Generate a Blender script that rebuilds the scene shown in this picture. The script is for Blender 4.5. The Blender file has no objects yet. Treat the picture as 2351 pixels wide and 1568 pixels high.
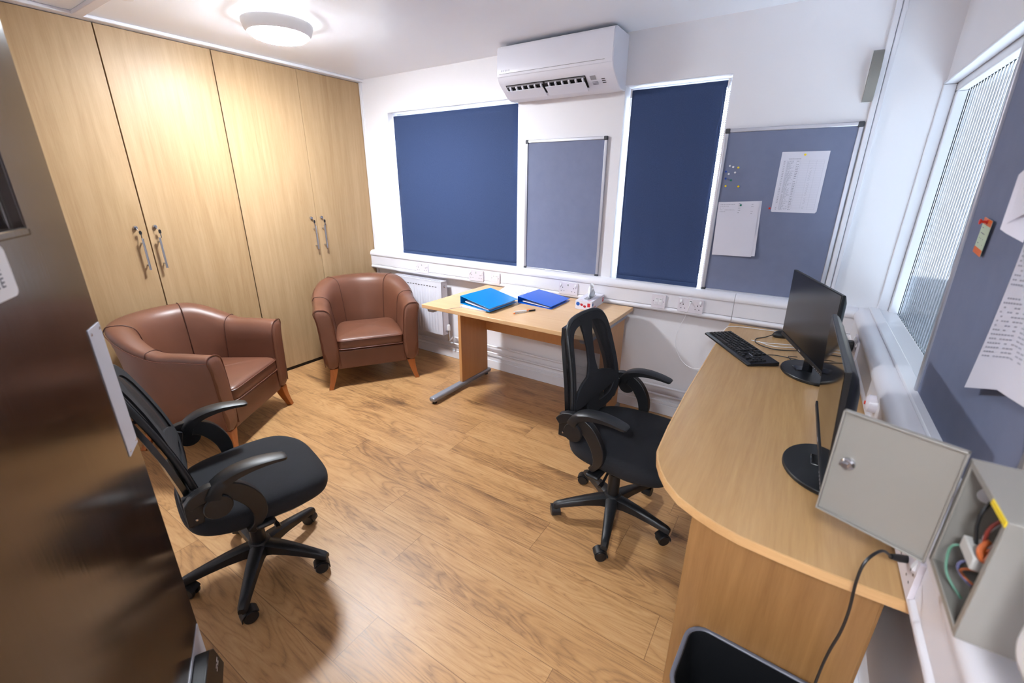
import bpy, math, random
from mathutils import Vector, Matrix
random.seed(7)
D = bpy.data
COL = bpy.context.scene.collection
PI = math.pi
def rad(a): return math.radians(a)
def srgb(r, g, b):
    f = lambda c: (c/255/12.92) if c/255 <= .04045 else ((c/255+.055)/1.055)**2.4
    return (f(r), f(g), f(b), 1)

# ------------------------------------------------------------------ materials
class NT:
    def __init__(s, name):
        s.m = D.materials.new(name); s.m.use_nodes = True
        s.t = s.m.node_tree; s.b = s.t.nodes['Principled BSDF']
        s.out = s.t.nodes['Material Output']
    def n(s, typ, **k):
        nd = s.t.nodes.new(typ)
        for a, v in k.items():
            if a == 'ins':
                for i, x in v.items():
                    if isinstance(x, bpy.types.NodeSocket): s.t.links.new(x, nd.inputs[i])
                    else: nd.inputs[i].default_value = x
            else: setattr(nd, a, v)
        return nd
    def set(s, **k):
        for a, v in k.items():
            i = {'color': 'Base Color', 'rough': 'Roughness', 'metal': 'Metallic', 'spec': 'Specular IOR Level', 'alpha': 'Alpha',
                 'coat': 'Coat Weight', 'coatr': 'Coat Roughness', 'trans': 'Transmission Weight', 'ior': 'IOR', 'emit': 'Emission Color',
                 'emis': 'Emission Strength', 'normal': 'Normal', 'sheen': 'Sheen Weight', 'aniso': 'Anisotropic'}[a]
            if isinstance(v, bpy.types.NodeSocket): s.t.links.new(v, s.b.inputs[i])
            else: s.b.inputs[i].default_value = v
        return s
    def bump(s, h, strength=.2, dist=.01):
        b = s.n('ShaderNodeBump', ins={'Strength': strength, 'Distance': dist, 'Height': h})
        s.set(normal=b.outputs[0])
    def math(s, op, a, b=0.0, c=None):
        ins = {0: a, 1: b}
        if c is not None: ins[2] = c
        return s.n('ShaderNodeMath', operation=op, ins=ins).outputs[0]
    def mix(s, f, a, b):
        nd = s.n('ShaderNodeMix', data_type='RGBA')
        for i, x in ((0, f), (6, a), (7, b)):
            if isinstance(x, bpy.types.NodeSocket): s.t.links.new(x, nd.inputs[i])
            else: nd.inputs[i].default_value = x
        return nd.outputs[2]
    def ramp(s, f, stops):
        nd = s.n('ShaderNodeValToRGB', ins={0: f}); e = nd.color_ramp.elements
        e[0].position, e[0].color = stops[0]; e[1].position, e[1].color = stops[-1]
        for p, c in stops[1:-1]:
            x = e.new(p); x.color = c
        return nd.outputs[0]
    def coord(s, scale=(1, 1, 1), rot=(0, 0, 0), rnd=0.0, kind='Object'):
        tc = s.n('ShaderNodeTexCoord')
        v = tc.outputs[kind]
        if rnd:
            oi = s.n('ShaderNodeObjectInfo')
            r = s.math('MULTIPLY', oi.outputs['Random'], rnd)
            cmb = s.n('ShaderNodeCombineXYZ', ins={0: r, 1: r, 2: r})
            v = s.n('ShaderNodeVectorMath', operation='ADD', ins={0: v, 1: cmb.outputs[0]}).outputs[0]
        mp = s.n('ShaderNodeMapping', ins={0: v, 2: rot, 3: scale})
        return mp.outputs[0]
    def noise(s, vec, scale=5, detail=4, rough=.5, dist=0.0):
        return s.n('ShaderNodeTexNoise', ins={'Vector': vec, 'Scale': scale, 'Detail': detail, 'Roughness': rough, 'Distortion': dist}).outputs[0]

def plain(name, col, rough=.5, metal=0, bump=0, bscale=200, var=.03, **k):
    m = NT(name); c = m.coord()
    nz = m.noise(c, 6, 3)
    dark = tuple(x*(1-var) for x in col[:3])+(1,)
    m.set(color=m.mix(nz, dark, col), rough=rough, metal=metal, **k)
    if bump: m.bump(m.noise(c, bscale, 2), bump, .001)
    return m.m

def wood(name, light, dark, axis='z', rough=.4, cath=1.0, fine=1.0, rnd=13.0, bump=.05, contrast=1.0, **k):
    m = NT(name)
    sc = {'z': (1, 1, .06), 'x': (.06, 1, 1), 'y': (1, .06, 1)}[axis]
    v = m.coord(scale=sc, rnd=rnd)
    n1 = m.noise(v, 3.2*cath, 5, .55, 1.2)
    n2 = m.noise(v, 40*fine, 6, .65, .2)
    n3 = m.noise(v, 170*fine, 3, .6)
    w = m.math('FRACT', m.math('MULTIPLY', n1, 9.0))
    w = m.math('ABSOLUTE', m.math('SUBTRACT', w, .5))
    g = m.math('ADD', m.math('MULTIPLY', n1, .55), m.math('ADD', m.math('MULTIPLY', n2, .5), m.math('MULTIPLY', w, .22)))
    g = m.math('ADD', g, m.math('MULTIPLY', n3, .25))
    lo, hi = .78-.25/contrast, .78+.25/contrast
    col = m.ramp(g, [(max(0, lo), dark), (min(1, hi), light)])
    m.set(color=col, rough=rough, **k)
    if bump: m.bump(n3, bump, .001)
    return m.m

M = {}
M['wall'] = plain('wall_paint', srgb(234, 232, 236), .55, bump=.12, bscale=320, var=.015)
M['ceiling'] = plain('ceiling_paint', srgb(242, 246, 254), .30, bump=.05, bscale=60, var=.02)
M['gloss'] = plain('white_gloss_trim', srgb(228, 228, 234), .3, var=.01)
M['upvc'] = plain('white_plastic_trunking', srgb(226, 224, 230), .35, var=.01)
M['plate'] = plain('socket_plastic', srgb(222, 216, 224), .3, var=.01)
M['acwhite'] = plain('air_con_plastic', srgb(230, 230, 240), .28, var=.01)
M['hole'] = plain('dark_hole', srgb(28, 26, 28), .6)
M['black'] = plain('black_plastic', srgb(20, 21, 24), .42, bump=.15, bscale=900)
M['blackgloss'] = plain('black_gloss_plastic', srgb(14, 15, 18), .18)
M['screen'] = plain('screen_glass', srgb(10, 11, 14), .22, spec=.6)
M['screen2'] = plain('screen_shiny_glass', srgb(12, 12, 14), .06, spec=.9)
M['chrome'] = plain('chrome', srgb(200, 200, 205), .18, 1)
M['brushed'] = plain('brushed_steel', srgb(178, 180, 186), .32, 1)
M['satin'] = plain('satin_anodised', srgb(205, 208, 218), .5, .15)
M['rimgrey'] = plain('bin_rim', srgb(96, 99, 110), .4)
M['faint'] = plain('faint_print', srgb(176, 176, 190), .8)
M['alu'] = plain('aluminium', srgb(196, 197, 206), .38, .75)
M['silver'] = plain('silver_paint', srgb(150, 153, 162), .35, .5)
M['greybox'] = plain('grey_steel_box', srgb(142, 138, 132), .38, .1, bump=.25, bscale=500)
M['grey'] = plain('grey_plastic', srgb(150, 150, 156), .5)
M['darkgrey'] = plain('dark_grey', srgb(60, 62, 68), .5)
M['tray'] = plain('white_metal_radiator', srgb(222, 222, 232), .3)
M['paper'] = plain('white_paper', srgb(222, 220, 232), .8, bump=.1, bscale=25)
M['ink'] = plain('printed_ink', srgb(120, 120, 135), .8)
M['inkdark'] = plain('dark_ink', srgb(70, 72, 90), .8)
M['tissue'] = plain('tissue_paper', srgb(238, 240, 246), .9)
M['red'] = plain('red_print', srgb(190, 25, 45), .45)
M['blueprint'] = plain('blue_print', srgb(25, 90, 180), .45)
M['green'] = plain('green_plastic', srgb(10, 120, 100), .3)
M['yellow'] = plain('yellow_plastic', srgb(238, 206, 10), .3)
M['wire_red'] = plain('dull_red_wire', srgb(120, 40, 30), .5)
M['wire_green'] = plain('dull_green_wire', srgb(88, 132, 112), .5)
M['wire_blue'] = plain('dull_blue_wire', srgb(96, 98, 136), .5)
M['wire_orange'] = plain('dull_orange_wire', srgb(176, 84, 30), .5)
M['blue'] = plain('blue_plastic', srgb(10, 70, 170), .3)
M['redp'] = plain('red_plastic', srgb(215, 45, 30), .3)
M['whitep'] = plain('white_plastic', srgb(232, 232, 236), .3)
M['orange'] = plain('orange_plastic', srgb(235, 110, 25), .4)
M['palegreen'] = plain('pale_green_card', srgb(196, 212, 186), .7)
M['copper'] = plain('bare_copper', srgb(190, 110, 70), .3, .8)
M['cyan'] = plain('light_blue_cover', srgb(0, 132, 205), .3, spec=.5)
M['royal'] = plain('royal_blue_cover', srgb(0, 96, 212), .3, spec=.5)
M['legwood'] = wood('stained_leg_wood', srgb(176, 104, 48), srgb(140, 76, 32), 'z', .35)
M['ward'] = wood('wardrobe_oak_veneer', srgb(180, 151, 115), srgb(148, 117, 81), 'z', .45, cath=.9, contrast=.7, spec=.35)
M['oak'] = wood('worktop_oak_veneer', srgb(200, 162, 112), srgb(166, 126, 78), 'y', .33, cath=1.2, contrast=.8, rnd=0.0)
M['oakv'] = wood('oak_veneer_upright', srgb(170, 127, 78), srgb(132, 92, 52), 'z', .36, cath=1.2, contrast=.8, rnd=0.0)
M['oakedge'] = wood('oak_lipping', srgb(222, 180, 128), srgb(196, 150, 98), 'x', .35, contrast=.7)
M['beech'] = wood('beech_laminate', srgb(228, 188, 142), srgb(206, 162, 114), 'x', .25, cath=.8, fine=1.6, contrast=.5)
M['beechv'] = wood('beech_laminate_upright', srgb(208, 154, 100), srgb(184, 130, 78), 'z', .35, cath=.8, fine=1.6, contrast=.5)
M['doorwood'] = wood('dark_stained_door', srgb(58, 38, 27), srgb(26, 17, 13), 'z', .17, cath=2, contrast=.8, spec=.7, bump=.12)

def leather():
    m = NT('brown_leather'); v = m.coord()
    n = m.noise(v, 5, 4)
    m.set(color=m.mix(n, srgb(90, 55, 39), srgb(116, 73, 54)), rough=.42, spec=.55)
    vo = m.n('ShaderNodeTexVoronoi', ins={'Vector': v, 'Scale': 420.0})
    h = m.math('ADD', m.math('MULTIPLY', vo.outputs[0], .25), m.math('MULTIPLY', m.noise(v, 9, 3), 2.2))
    m.bump(h, .22, .002)
    return m.m
M['leather'] = leather()
M['piping'] = plain('leather_piping', srgb(92, 50, 34), .4)
M['seamline'] = plain('leather_seam', srgb(70, 36, 24), .6)

def fabric(name, a, b, rough=.9, scale=420, bstr=.5, sheen=.0):
    m = NT(name); v = m.coord()
    n = m.noise(v, scale, 2, .7)
    n2 = m.noise(v, 14, 3, .6)
    f = m.math('ADD', m.math('MULTIPLY', n, .7), m.math('MULTIPLY', n2, .3))
    m.set(color=m.ramp(f, [(.3, a), (.7, b)]), rough=rough, sheen=sheen)
    m.bump(n, bstr, .001)
    return m.m
M['felt'] = fabric('blue_grey_felt', srgb(110, 117, 143), srgb(126, 133, 160), scale=700)
M['seatfab'] = fabric('black_seat_fabric', srgb(12, 13, 17), srgb(28, 30, 37), scale=520, bstr=.7)
M['backfab'] = fabric('black_back_fabric', srgb(11, 13, 18), srgb(27, 29, 37), scale=520, bstr=.7)

def blind():
    m = NT('navy_blackout_fabric'); v = m.coord()
    n = m.noise(v, 500, 2, .7)
    c = m.ramp(n, [(.3, srgb(36, 54, 92)), (.7, srgb(56, 76, 116))])
    m.set(color=c, rough=.85)
    m.bump(n, .3, .0006)
    tr = m.n('ShaderNodeBsdfTranslucent', ins={0: srgb(40, 90, 190)})
    mx = m.n('ShaderNodeMixShader', ins={0: .03, 1: m.b.outputs[0], 2: tr.outputs[0]})
    m.t.links.new(mx.outputs[0], m.out.inputs[0])
    return m.m
M['blind'] = blind()

def meshfab():
    m = NT('black_chair_netting'); tc = m.n('ShaderNodeTexCoord')
    sp = m.n('ShaderNodeSeparateXYZ', ins={0: tc.outputs['Object']})
    p = 2*PI/.0042
    a = m.math('ADD', sp.outputs[1], sp.outputs[2]); b = m.math('SUBTRACT', sp.outputs[1], sp.outputs[2])
    s1 = m.math('SINE', m.math('MULTIPLY', a, p)); s2 = m.math('SINE', m.math('MULTIPLY', b, p))
    hole = m.math('GREATER_THAN', m.math('MULTIPLY', m.math('ADD', s1, 1.0), m.math('ADD', s2, 1.0)), 1.5)
    m.set(color=srgb(24, 24, 28), rough=.7)
    tr = m.n('ShaderNodeBsdfTransparent')
    mx = m.n('ShaderNodeMixShader', ins={0: hole, 1: m.b.outputs[0], 2: tr.outputs[0]})
    m.t.links.new(mx.outputs[0], m.out.inputs[0])
    return m.m
M['netting'] = meshfab()

def floor_mat():
    m = NT('oak_laminate_floor'); tc = m.n('ShaderNodeTexCoord')
    sp = m.n('ShaderNodeSeparateXYZ', ins={0: tc.outputs['Object']})
    X, Y = sp.outputs[0], sp.outputs[1]
    W, L = .192, 1.285
    row = m.math('FLOOR', m.math('DIVIDE', m.math('ADD', Y, .02), W))
    rr = m.n('ShaderNodeTexWhiteNoise', noise_dimensions='1D', ins={1: row}).outputs[0]
    xs = m.math('ADD', X, m.math('MULTIPLY', rr, L))
    colm = m.math('FLOOR', m.math('DIVIDE', xs, L))
    idv = m.n('ShaderNodeCombineXYZ', ins={0: row, 1: colm}).outputs[0]
    rid = m.n('ShaderNodeTexWhiteNoise', noise_dimensions='2D', ins={0: idv}).outputs[0]
    # grain coords
    gx = m.math('ADD', m.math('MULTIPLY', X, .11), m.math('MULTIPLY', rid, 37.0))
    gy = m.math('ADD', Y, m.math('MULTIPLY', rid, 11.0))
    gv = m.n('ShaderNodeCombineXYZ', ins={0: gx, 1: gy}).outputs[0]
    n1 = m.noise(gv, 6.0, 3, .45, 1.3)
    ring = m.math('ABSOLUTE', m.math('SUBTRACT', m.math('FRACT', m.math('MULTIPLY', n1, 19.0)), .5))
    fv = m.n('ShaderNodeCombineXYZ', ins={0: m.math('MULTIPLY', gx, .9), 1: gy}).outputs[0]
    n2 = m.noise(fv, 95, 6, .72, .25)
    n3 = m.noise(gv, 9, 5, .6, .5)
    # knots
    kx = m.math('ADD', m.math('MULTIPLY', X, .42), m.math('MULTIPLY', rid, 5.0))
    kv = m.n('ShaderNodeCombineXYZ', ins={0: kx, 1: Y}).outputs[0]
    wob = m.n('ShaderNodeTexNoise', ins={'Vector': kv, 'Scale': 9.0, 'Detail': 3.0}).outputs[1]
    kv2 = m.n('ShaderNodeVectorMath', operation='MULTIPLY_ADD', ins={0: wob, 1: (.10, .10, 0), 2: kv}).outputs[0]
    vo = m.n('ShaderNodeTexVoronoi', ins={'Vector': kv2, 'Scale': 3.6, 'Randomness': 1.0}).outputs[0]
    knot = m.n('ShaderNodeMapRange', ins={0: vo, 1: .02, 2: .27, 3: 1.0, 4: 0.0}).outputs[0]
    knot = m.math('POWER', knot, 2.0)
    kr = m.math('ABSOLUTE', m.math('SINE', m.math('MULTIPLY', vo, 70.0)))
    ring = m.math('POWER', m.math('MULTIPLY', ring, 2.0), .45)
    g = m.math('ADD', m.math('MULTIPLY', n2, .42), m.math('MULTIPLY', n3, .50))
    g = m.math('ADD', g, m.math('MULTIPLY', ring, .17))
    g = m.math('ADD', g, m.math('MULTIPLY', m.math('SUBTRACT', rid, .5), .10))
    g = m.math('SUBTRACT', g, m.math('MULTIPLY', knot, m.math('ADD', .32, m.math('MULTIPLY', kr, .16))))
    col = m.ramp(g, [(.22, srgb(88, 64, 44)), (.42, srgb(138, 100, 65)), (.58, srgb(176, 132, 86)), (.80, srgb(198, 157, 110))])
    # seams
    fy = m.math('FRACT', m.math('DIVIDE', m.math('ADD', Y, .02), W))
    ey = m.math('MULTIPLY', m.math('MINIMUM', fy, m.math('SUBTRACT', 1.0, fy)), W)
    fx = m.math('FRACT', m.math('DIVIDE', xs, L))
    ex = m.math('MULTIPLY', m.math('MINIMUM', fx, m.math('SUBTRACT', 1.0, fx)), L)
    e = m.math('MINIMUM', ex, ey)
    seam = m.math('LESS_THAN', e, .0012)
    m.set(color=m.mix(m.math('MULTIPLY', seam, .6), col, srgb(96, 60, 34)), rough=m.math('ADD', .31, m.math('MULTIPLY', n2, .16)), spec=.5)
    hb = m.math('SUBTRACT', m.math('MULTIPLY', n2, .5), m.math('MULTIPLY', seam, 1.0))
    m.bump(hb, .18, .001)
    return m.m
M['floor'] = floor_mat()

def glassm(name, rough=0.0, col=(1, 1, 1, 1)):
    m = NT(name); m.set(color=col, rough=rough, trans=1.0, ior=1.45)
    if name == 'reeded_glass': m.set(ior=1.06)
    return m.m
M['glass'] = glassm('window_glass')
M['reed'] = glassm('reeded_glass', 0.0, (.9, .96, 1, 1))
def emis(name, col, s):
    m = NT(name); m.set(color=(0.8, .8, .8, 1), emit=col, emis=s, rough=.4)
    return m.m
M['lamp'] = emis('lit_diffuser', (.88, .94, 1, 1), 255)
M['clear'] = plain('clear_plastic', srgb(230, 235, 240), .12, trans=.85)

# ------------------------------------------------------------------ mesh building
class MB:
    def __init__(s): s.v = []; s.f = []; s.mi = []
    def add(s, vs, fs, mi=0, mat=None):
        o = len(s.v)
        if mat is not None: vs = [mat @ Vector(p) for p in vs]
        s.v += [tuple(p) for p in vs]
        s.f += [tuple(i+o for i in f) for f in fs]; s.mi += [mi]*len(fs)
        return s
    def box(s, x0, x1, y0, y1, z0, z1, mi=0, mat=None):
        x0, x1 = sorted((x0, x1)); y0, y1 = sorted((y0, y1)); z0, z1 = sorted((z0, z1))
        v = [(x0,y0,z0),(x1,y0,z0),(x1,y1,z0),(x0,y1,z0),(x0,y0,z1),(x1,y0,z1),(x1,y1,z1),(x0,y1,z1)]
        return s.add(v, [(0,3,2,1),(4,5,6,7),(0,1,5,4),(1,2,6,5),(2,3,7,6),(3,0,4,7)], mi, mat)
    def prism(s, poly, a, b, axis='z', mi=0, mat=None):
        def P(p, t):
            return {'z': (p[0], p[1], t), 'y': (p[0], t, p[1]), 'x': (t, p[0], p[1])}[axis]
        n = len(poly); v = [P(p, a) for p in poly]+[P(p, b) for p in poly]
        f = [tuple(range(n-1, -1, -1)), tuple(range(n, 2*n))]+[(i, (i+1) % n, n+(i+1) % n, n+i) for i in range(n)]
        return s.add(v, f, mi, mat)
    def rings(s, rs, mi=0, cap=True, closed=True, mat=None, loop=False):
        n = len(rs[0]); v = [p for r in rs for p in r]; f = []
        R = len(rs)
        for i in range(R if loop else R-1):
            j = (i+1) % R
            for k in range(n if closed else n-1):
                k2 = (k+1) % n
                f.append((i*n+k, i*n+k2, j*n+k2, j*n+k))
        if cap and not loop:
            f.append(tuple(range(n-1, -1, -1))); f.append(tuple((R-1)*n+k for k in range(n)))
        return s.add(v, f, mi, mat)
    def tube(s, pts, r, seg=8, mi=0, cap=True, loop=False, mat=None, flat=None):
        pts = [Vector(p) for p in pts]; n = len(pts)
        rs = r if isinstance(r, (list, tuple)) else [r]*n
        rings = []; up = None
        for i, p in enumerate(pts):
            if loop: t = pts[(i+1) % n]-pts[i-1]
            else: t = pts[min(i+1, n-1)]-pts[max(i-1, 0)]
            t.normalize()
            if up is None:
                up = Vector((0, 0, 1)) if abs(t.z) < .9 else Vector((1, 0, 0))
            u = (up-t*up.dot(t)).normalized(); w = t.cross(u); up = u
            fl = flat if flat else (1, 1)
            rings.append([tuple(p+u*(math.cos(2*PI*k/seg)*rs[i]*fl[0])+w*(math.sin(2*PI*k/seg)*rs[i]*fl[1])) for k in range(seg)])
        return s.rings(rings, mi, cap, True, mat, loop)
    def lathe(s, prof, seg=24, mat=None, mi=0):
        rings = [[(r*math.cos(2*PI*k/seg), r*math.sin(2*PI*k/seg), z) for k in range(seg)] for r, z in prof]
        return s.rings(rings, mi, True, True, mat)
    def grid(s, g, mi=0, mat=None):
        return s.rings(g, mi, False, False, mat)
    def build(s, name, mats, parent=None, loc=None, rot=None, smooth=38, bevel=0, bseg=2, subd=0, solid=0, recalc=True):
        me = D.meshes.new(name); me.from_pydata(s.v, [], s.f)
        if not isinstance(mats, (list, tuple)): mats = [mats]
        for m in mats: me.materials.append(m)
        for p, i in zip(me.polygons, s.mi): p.material_index = i
        if recalc:
            import bmesh
            bm = bmesh.new(); bm.from_mesh(me); bmesh.ops.recalc_face_normals(bm, faces=bm.faces); bm.to_mesh(me); bm.free()
        if smooth:
            me.polygons.foreach_set('use_smooth', [True]*len(me.polygons))
            me.set_sharp_from_angle(angle=rad(smooth))
        me.update()
        o = D.objects.new(name, me); COL.objects.link(o)
        if parent: o.parent = parent
        if loc: o.location = loc
        if rot: o.rotation_euler = rot
        if solid:
            q = o.modifiers.new('s', 'SOLIDIFY'); q.thickness = solid; q.offset = 0
        if bevel:
            q = o.modifiers.new('b', 'BEVEL'); q.width = bevel; q.segments = bseg; q.limit_method = 'ANGLE'; q.angle_limit = rad(40)
            q.harden_normals = False
        if subd:
            q = o.modifiers.new('d', 'SUBSURF'); q.levels = subd; q.render_levels = subd
        return o
def rrect(w, h, r, seg=5, cx=0, cy=0):
    p = []
    for sx, sy, a in ((1, 1, 0), (-1, 1, 90), (-1, -1, 180), (1, -1, 270)):
        for k in range(seg+1):
            t = rad(a+90*k/seg); p.append((cx+sx*(w/2-r)+r*math.cos(t), cy+sy*(h/2-r)+r*math.sin(t)))
    return p
def smoothstep(t): t = max(0, min(1, t)); return t*t*(3-2*t)
def crom(pts, n=8, closed=False):
    P = [Vector(p) for p in pts]; out = []; N = len(P)
    for i in range(N if closed else N-1):
        if closed: a, b, c, d = P[i-1], P[i], P[(i+1) % N], P[(i+2) % N]
        else: a, b, c, d = P[max(i-1, 0)], P[i], P[i+1], P[min(i+2, N-1)]
        for k in range(n):
            t = k/n
            out.append(.5*((2*b)+(c-a)*t+(2*a-5*b+4*c-d)*t*t+(3*b-a-3*c+d)*t**3))
    if not closed: out.append(P[-1])
    return out
def tag(o, label=None, cat=None, group=None, kind=None):
    if label: o['label'] = label
    if cat: o['category'] = cat
    if group: o['group'] = group
    if kind: o['kind'] = kind
    return o
def thing(name, label, cat, loc=(0, 0, 0), rz=0, group=None):
    o = D.objects.new(name, None); COL.objects.link(o); o.empty_display_size = .05
    o.location = loc; o.rotation_euler = (0, 0, rz)
    return tag(o, label, cat, group)
def dup(o, parent=None):
    c = o.copy(); COL.objects.link(c); c.parent = parent
    for ch in o.children: dup(ch, c)
    return c
def struct(name, mb, mats, **k):
    o = mb.build(name, mats, **k); o['kind'] = 'structure'; return o

# ------------------------------------------------------------------ camera
cam = D.cameras.new('camera'); co = D.objects.new('camera', cam); COL.objects.link(co)
Rr = Vector((0.8368410682, 0.5474054742, 0.0066538252)); Rd = Vector((0.1896741339, -0.2785182692, -0.9415154257)); Rf = Vector((-0.5135374861, 0.7891608331, -0.3369041848))
m4 = Matrix((( Rr.x, -Rd.x, -Rf.x, 3.43654), (Rr.y, -Rd.y, -Rf.y, -2.84679), (Rr.z, -Rd.z, -Rf.z, 1.49607), (0, 0, 0, 1)))
co.matrix_world = m4
cam.sensor_width = 36; cam.sensor_fit = 'HORIZONTAL'; cam.lens = 1001.31/2351*36; cam.clip_start = .02
cam.dof.use_dof = True; cam.dof.focus_distance = 2.4; cam.dof.aperture_fstop = 3.2
bpy.context.scene.camera = co

# ------------------------------------------------------------------ room shell
H = 2.332; XR = 3.83; YF = -3.0
struct('floor', MB().box(-.75, 3.93, -4.6, .2, -.06, 0), M['floor'], smooth=0)
struct('ceiling', MB().box(-.75, 3.93, -4.6, .3, H, H+.06), M['ceiling'], smooth=0)
# back wall with two window openings
wl1, wr1, wl2, wr2, wb, wt = .323, 1.622, 2.380, 2.964, .890, 2.061
w = MB()
for x0, x1, z0, z1 in ((-.75, wl1, 0, H), (wr1, wl2, 0, H), (wr2, XR+.085, 0, H), (wl1, wr1, 0, wb), (wl2, wr2, 0, wb), (wl1, wr1, wt, H), (wl2, wr2, wt, H)):
    w.box(x0, x1, 0, .16, z0, z1)
struct('wall_back', w, M['wall'], smooth=0)
rz0, rz1, ry0 = .887, 1.935, -1.75
w = MB()
w.box(XR, XR+.085, ry0, 0, 0, rz0); w.box(XR, XR+.085, ry0, 0, rz1, H); w.box(XR, XR+.085, -4.6, ry0, 0, H)
struct('wall_right', w, M['wall'], smooth=0)
struct('wall_left', MB().box(-.75, -.62, -4.6, 0, 0, H).box(-.62, -.02, -4.6, -2.345, 0, H), M['wall'], smooth=0)
w = MB(); w.box(-.02, 2.90, YF-.12, YF, 0, H); w.box(2.90, 3.80, YF-.12, YF, 2.06, H); w.box(3.80, XR, YF-.12, YF, 0, H)
struct('wall_front', w, M['wall'], smooth=0)
struct('wall_corridor', MB().box(-.75, 3.93, -4.7, -4.6, 0, H), M['wall'], smooth=0)
# door lining
struct('trim_1', MB().box(2.90, 2.935, YF-.13, YF+.0, 0, 2.06).box(3.765, 3.80, YF-.13, YF, 0, 2.06).box(2.935, 3.765, YF-.13, YF, 2.03, 2.06), M['gloss'], bevel=.003)
# cornice strip above wardrobes and strip beside them
struct('trim_2', MB().box(-.02, .055, -2.345, -.0, 2.314, H).box(.002, .034, -.010, 0, .0, 2.314), M['gloss'], bevel=.004)
# ceiling mini trunking
struct('trim_3', MB().box(.055, 3.0, -1.845, -1.80, H-.02, H), M['upvc'], bevel=.003)
# vertical mini trunking in the back right corner
struct('trim_4', MB().box(3.583, 3.606, -.02, 0, .91, H).box(3.608, 3.628, -.016, 0, .91, H), M['upvc'], bevel=.004)
# baseboards
struct('baseboard_back', MB().box(.03, XR, -.018, 0, 0, .075).box(.03, XR, -.012, 0, .075, .10), M['gloss'], bevel=.004)
struct('baseboard_right', MB().box(XR-.018, XR, -2.9, -.018, 0, .10), M['gloss'], bevel=.004)

# dado trunking profile (distance from wall, z)
def trunk_profile(d):
    p = [(0, .738), (d-.025, .738)]
    for k in range(7): t = rad(-90+180*k/6); p.append((d-.016+.016*math.cos(t), .756+.017*math.sin(t)))
    p += [(d-.006, .7745), (d-.006, .866), (d, .868)]
    for k in range(8): t = rad(-20+110*k/7); p.append((d-.032+.034*math.cos(t), .874+.034*math.sin(t)))
    p += [(0, .908)]
    return p
w = MB(); w.prism([(-a, z) for a, z in trunk_profile(.062)], .0, 3.17, 'x'); w.prism([(-a, z) for a, z in trunk_profile(.062)], 3.172, XR-.085, 'x')
struct('trim_5', w, M['upvc'], smooth=30)
w = MB(); w.prism([(XR-a, z) for a, z in trunk_profile(.097)], -2.96, -.0, 'y')
struct('trim_6', w, M['upvc'], smooth=30)

# windows in the back wall
def window(name, x0, x1, z0, z1):
    f = MB()
    y0, y1 = .105, .155; t = .034
    f.box(x0, x1, y0, y1, z0, z0+t); f.box(x0, x1, y0, y1, z1-t, z1); f.box(x0, x0+t, y0, y1, z0+t, z1-t); f.box(x1-t, x1, y0, y1, z0+t, z1-t)
    if x1-x0 > 1: f.box((x0+x1)/2-.03, (x0+x1)/2+.03, y0+.002, y1-.002, z0+t-.001, z1-t+.001)
    o = f.build(name, M['gloss'], bevel=.004); o['kind'] = 'structure'
    MB().box(x0+t, x1-t, .125, .131, z0+t, z1-t).build('glass_pane', M['glass'], o, smooth=0)
    MB().box(x0-.0, x1+.0, -.03, .105, z0-.0, z0+.012).build('window_sill', M['gloss'], o, bevel=.004)
    return o
window('window_1', wl1, wr1, wb, wt)
window('window_2', wl2, wr2, wb, wt)
# right wall window with reeded glass
f = MB()
gx = 3.902
for a, b, c, d in ((ry0, ry0+.05, rz0+.012, rz1-.045), (-.04, .001, rz0+.012, rz1-.045), (ry0, .001, rz0-.001, rz0+.012), (ry0, .001, rz1-.045, rz1+.001)):
    f.box(3.868, 3.914, a, b, c, d)
f.box(3.822, 3.8675, ry0, -.0005, rz1-.012, rz1-.0005); f.box(3.822, 3.8675, -.012, -.0005, rz0, rz1-.0125)
wo = struct('window_3', f, M['gloss'], bevel=.004)
g = MB(); N = 44; ya, yb = ry0+.05, -.04; pitch = (yb-ya)/N
pts = []
for i in range(N):
    for k in range(10):
        t = k/10; pts.append((gx-.0030*math.sin(PI*t), ya+(i+t)*pitch))
pts.append((gx, yb)); poly = pts+[(gx+.004, yb), (gx+.004, ya)]
g.prism(poly, rz0+.012, rz1-.045, 'z')
g.build('reeded_glass_pane', M['reed'], wo, smooth=60)
MB().box(3.79, 3.90, ry0, -.0, rz0+.012-.004, rz0+.022).box(3.79, 3.835, ry0, -.0, rz0+.02, rz0+.030).build('window_sill', M['gloss'], wo, bevel=.005)
# what is put outside that window
struct('added_sky_shade', MB().box(3.93, 4.75, -3.2, 1.6, H, H+.14), plain('sky_shade_dark', srgb(60, 60, 64), .8), smooth=0)  # unseen overhang added to cut sky light through the reeded window
M['brick'] = plain('peach_render', srgb(250, 232, 216), .9)
M['slate'] = plain('slate_cladding', srgb(12, 16, 22), .7)
tag(MB().box(3.3, 7.0, 4.0, 4.3, -1, 9).box(6.7, 7.0, -8, 4.0, -1, 8).build('neighbouring_building', M['slate'], smooth=0), 'dark slate clad building outside the reeded glass window', 'building')  # the long side wing is added to keep sky out of the reeds
tag(MB().box(4.86, 5.25, 3.7, 3.95, .55, 3.0).build('rendered_pier', M['brick'], smooth=0), 'pale peach rendered pier outside the reeded glass window', 'pier')
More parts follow.
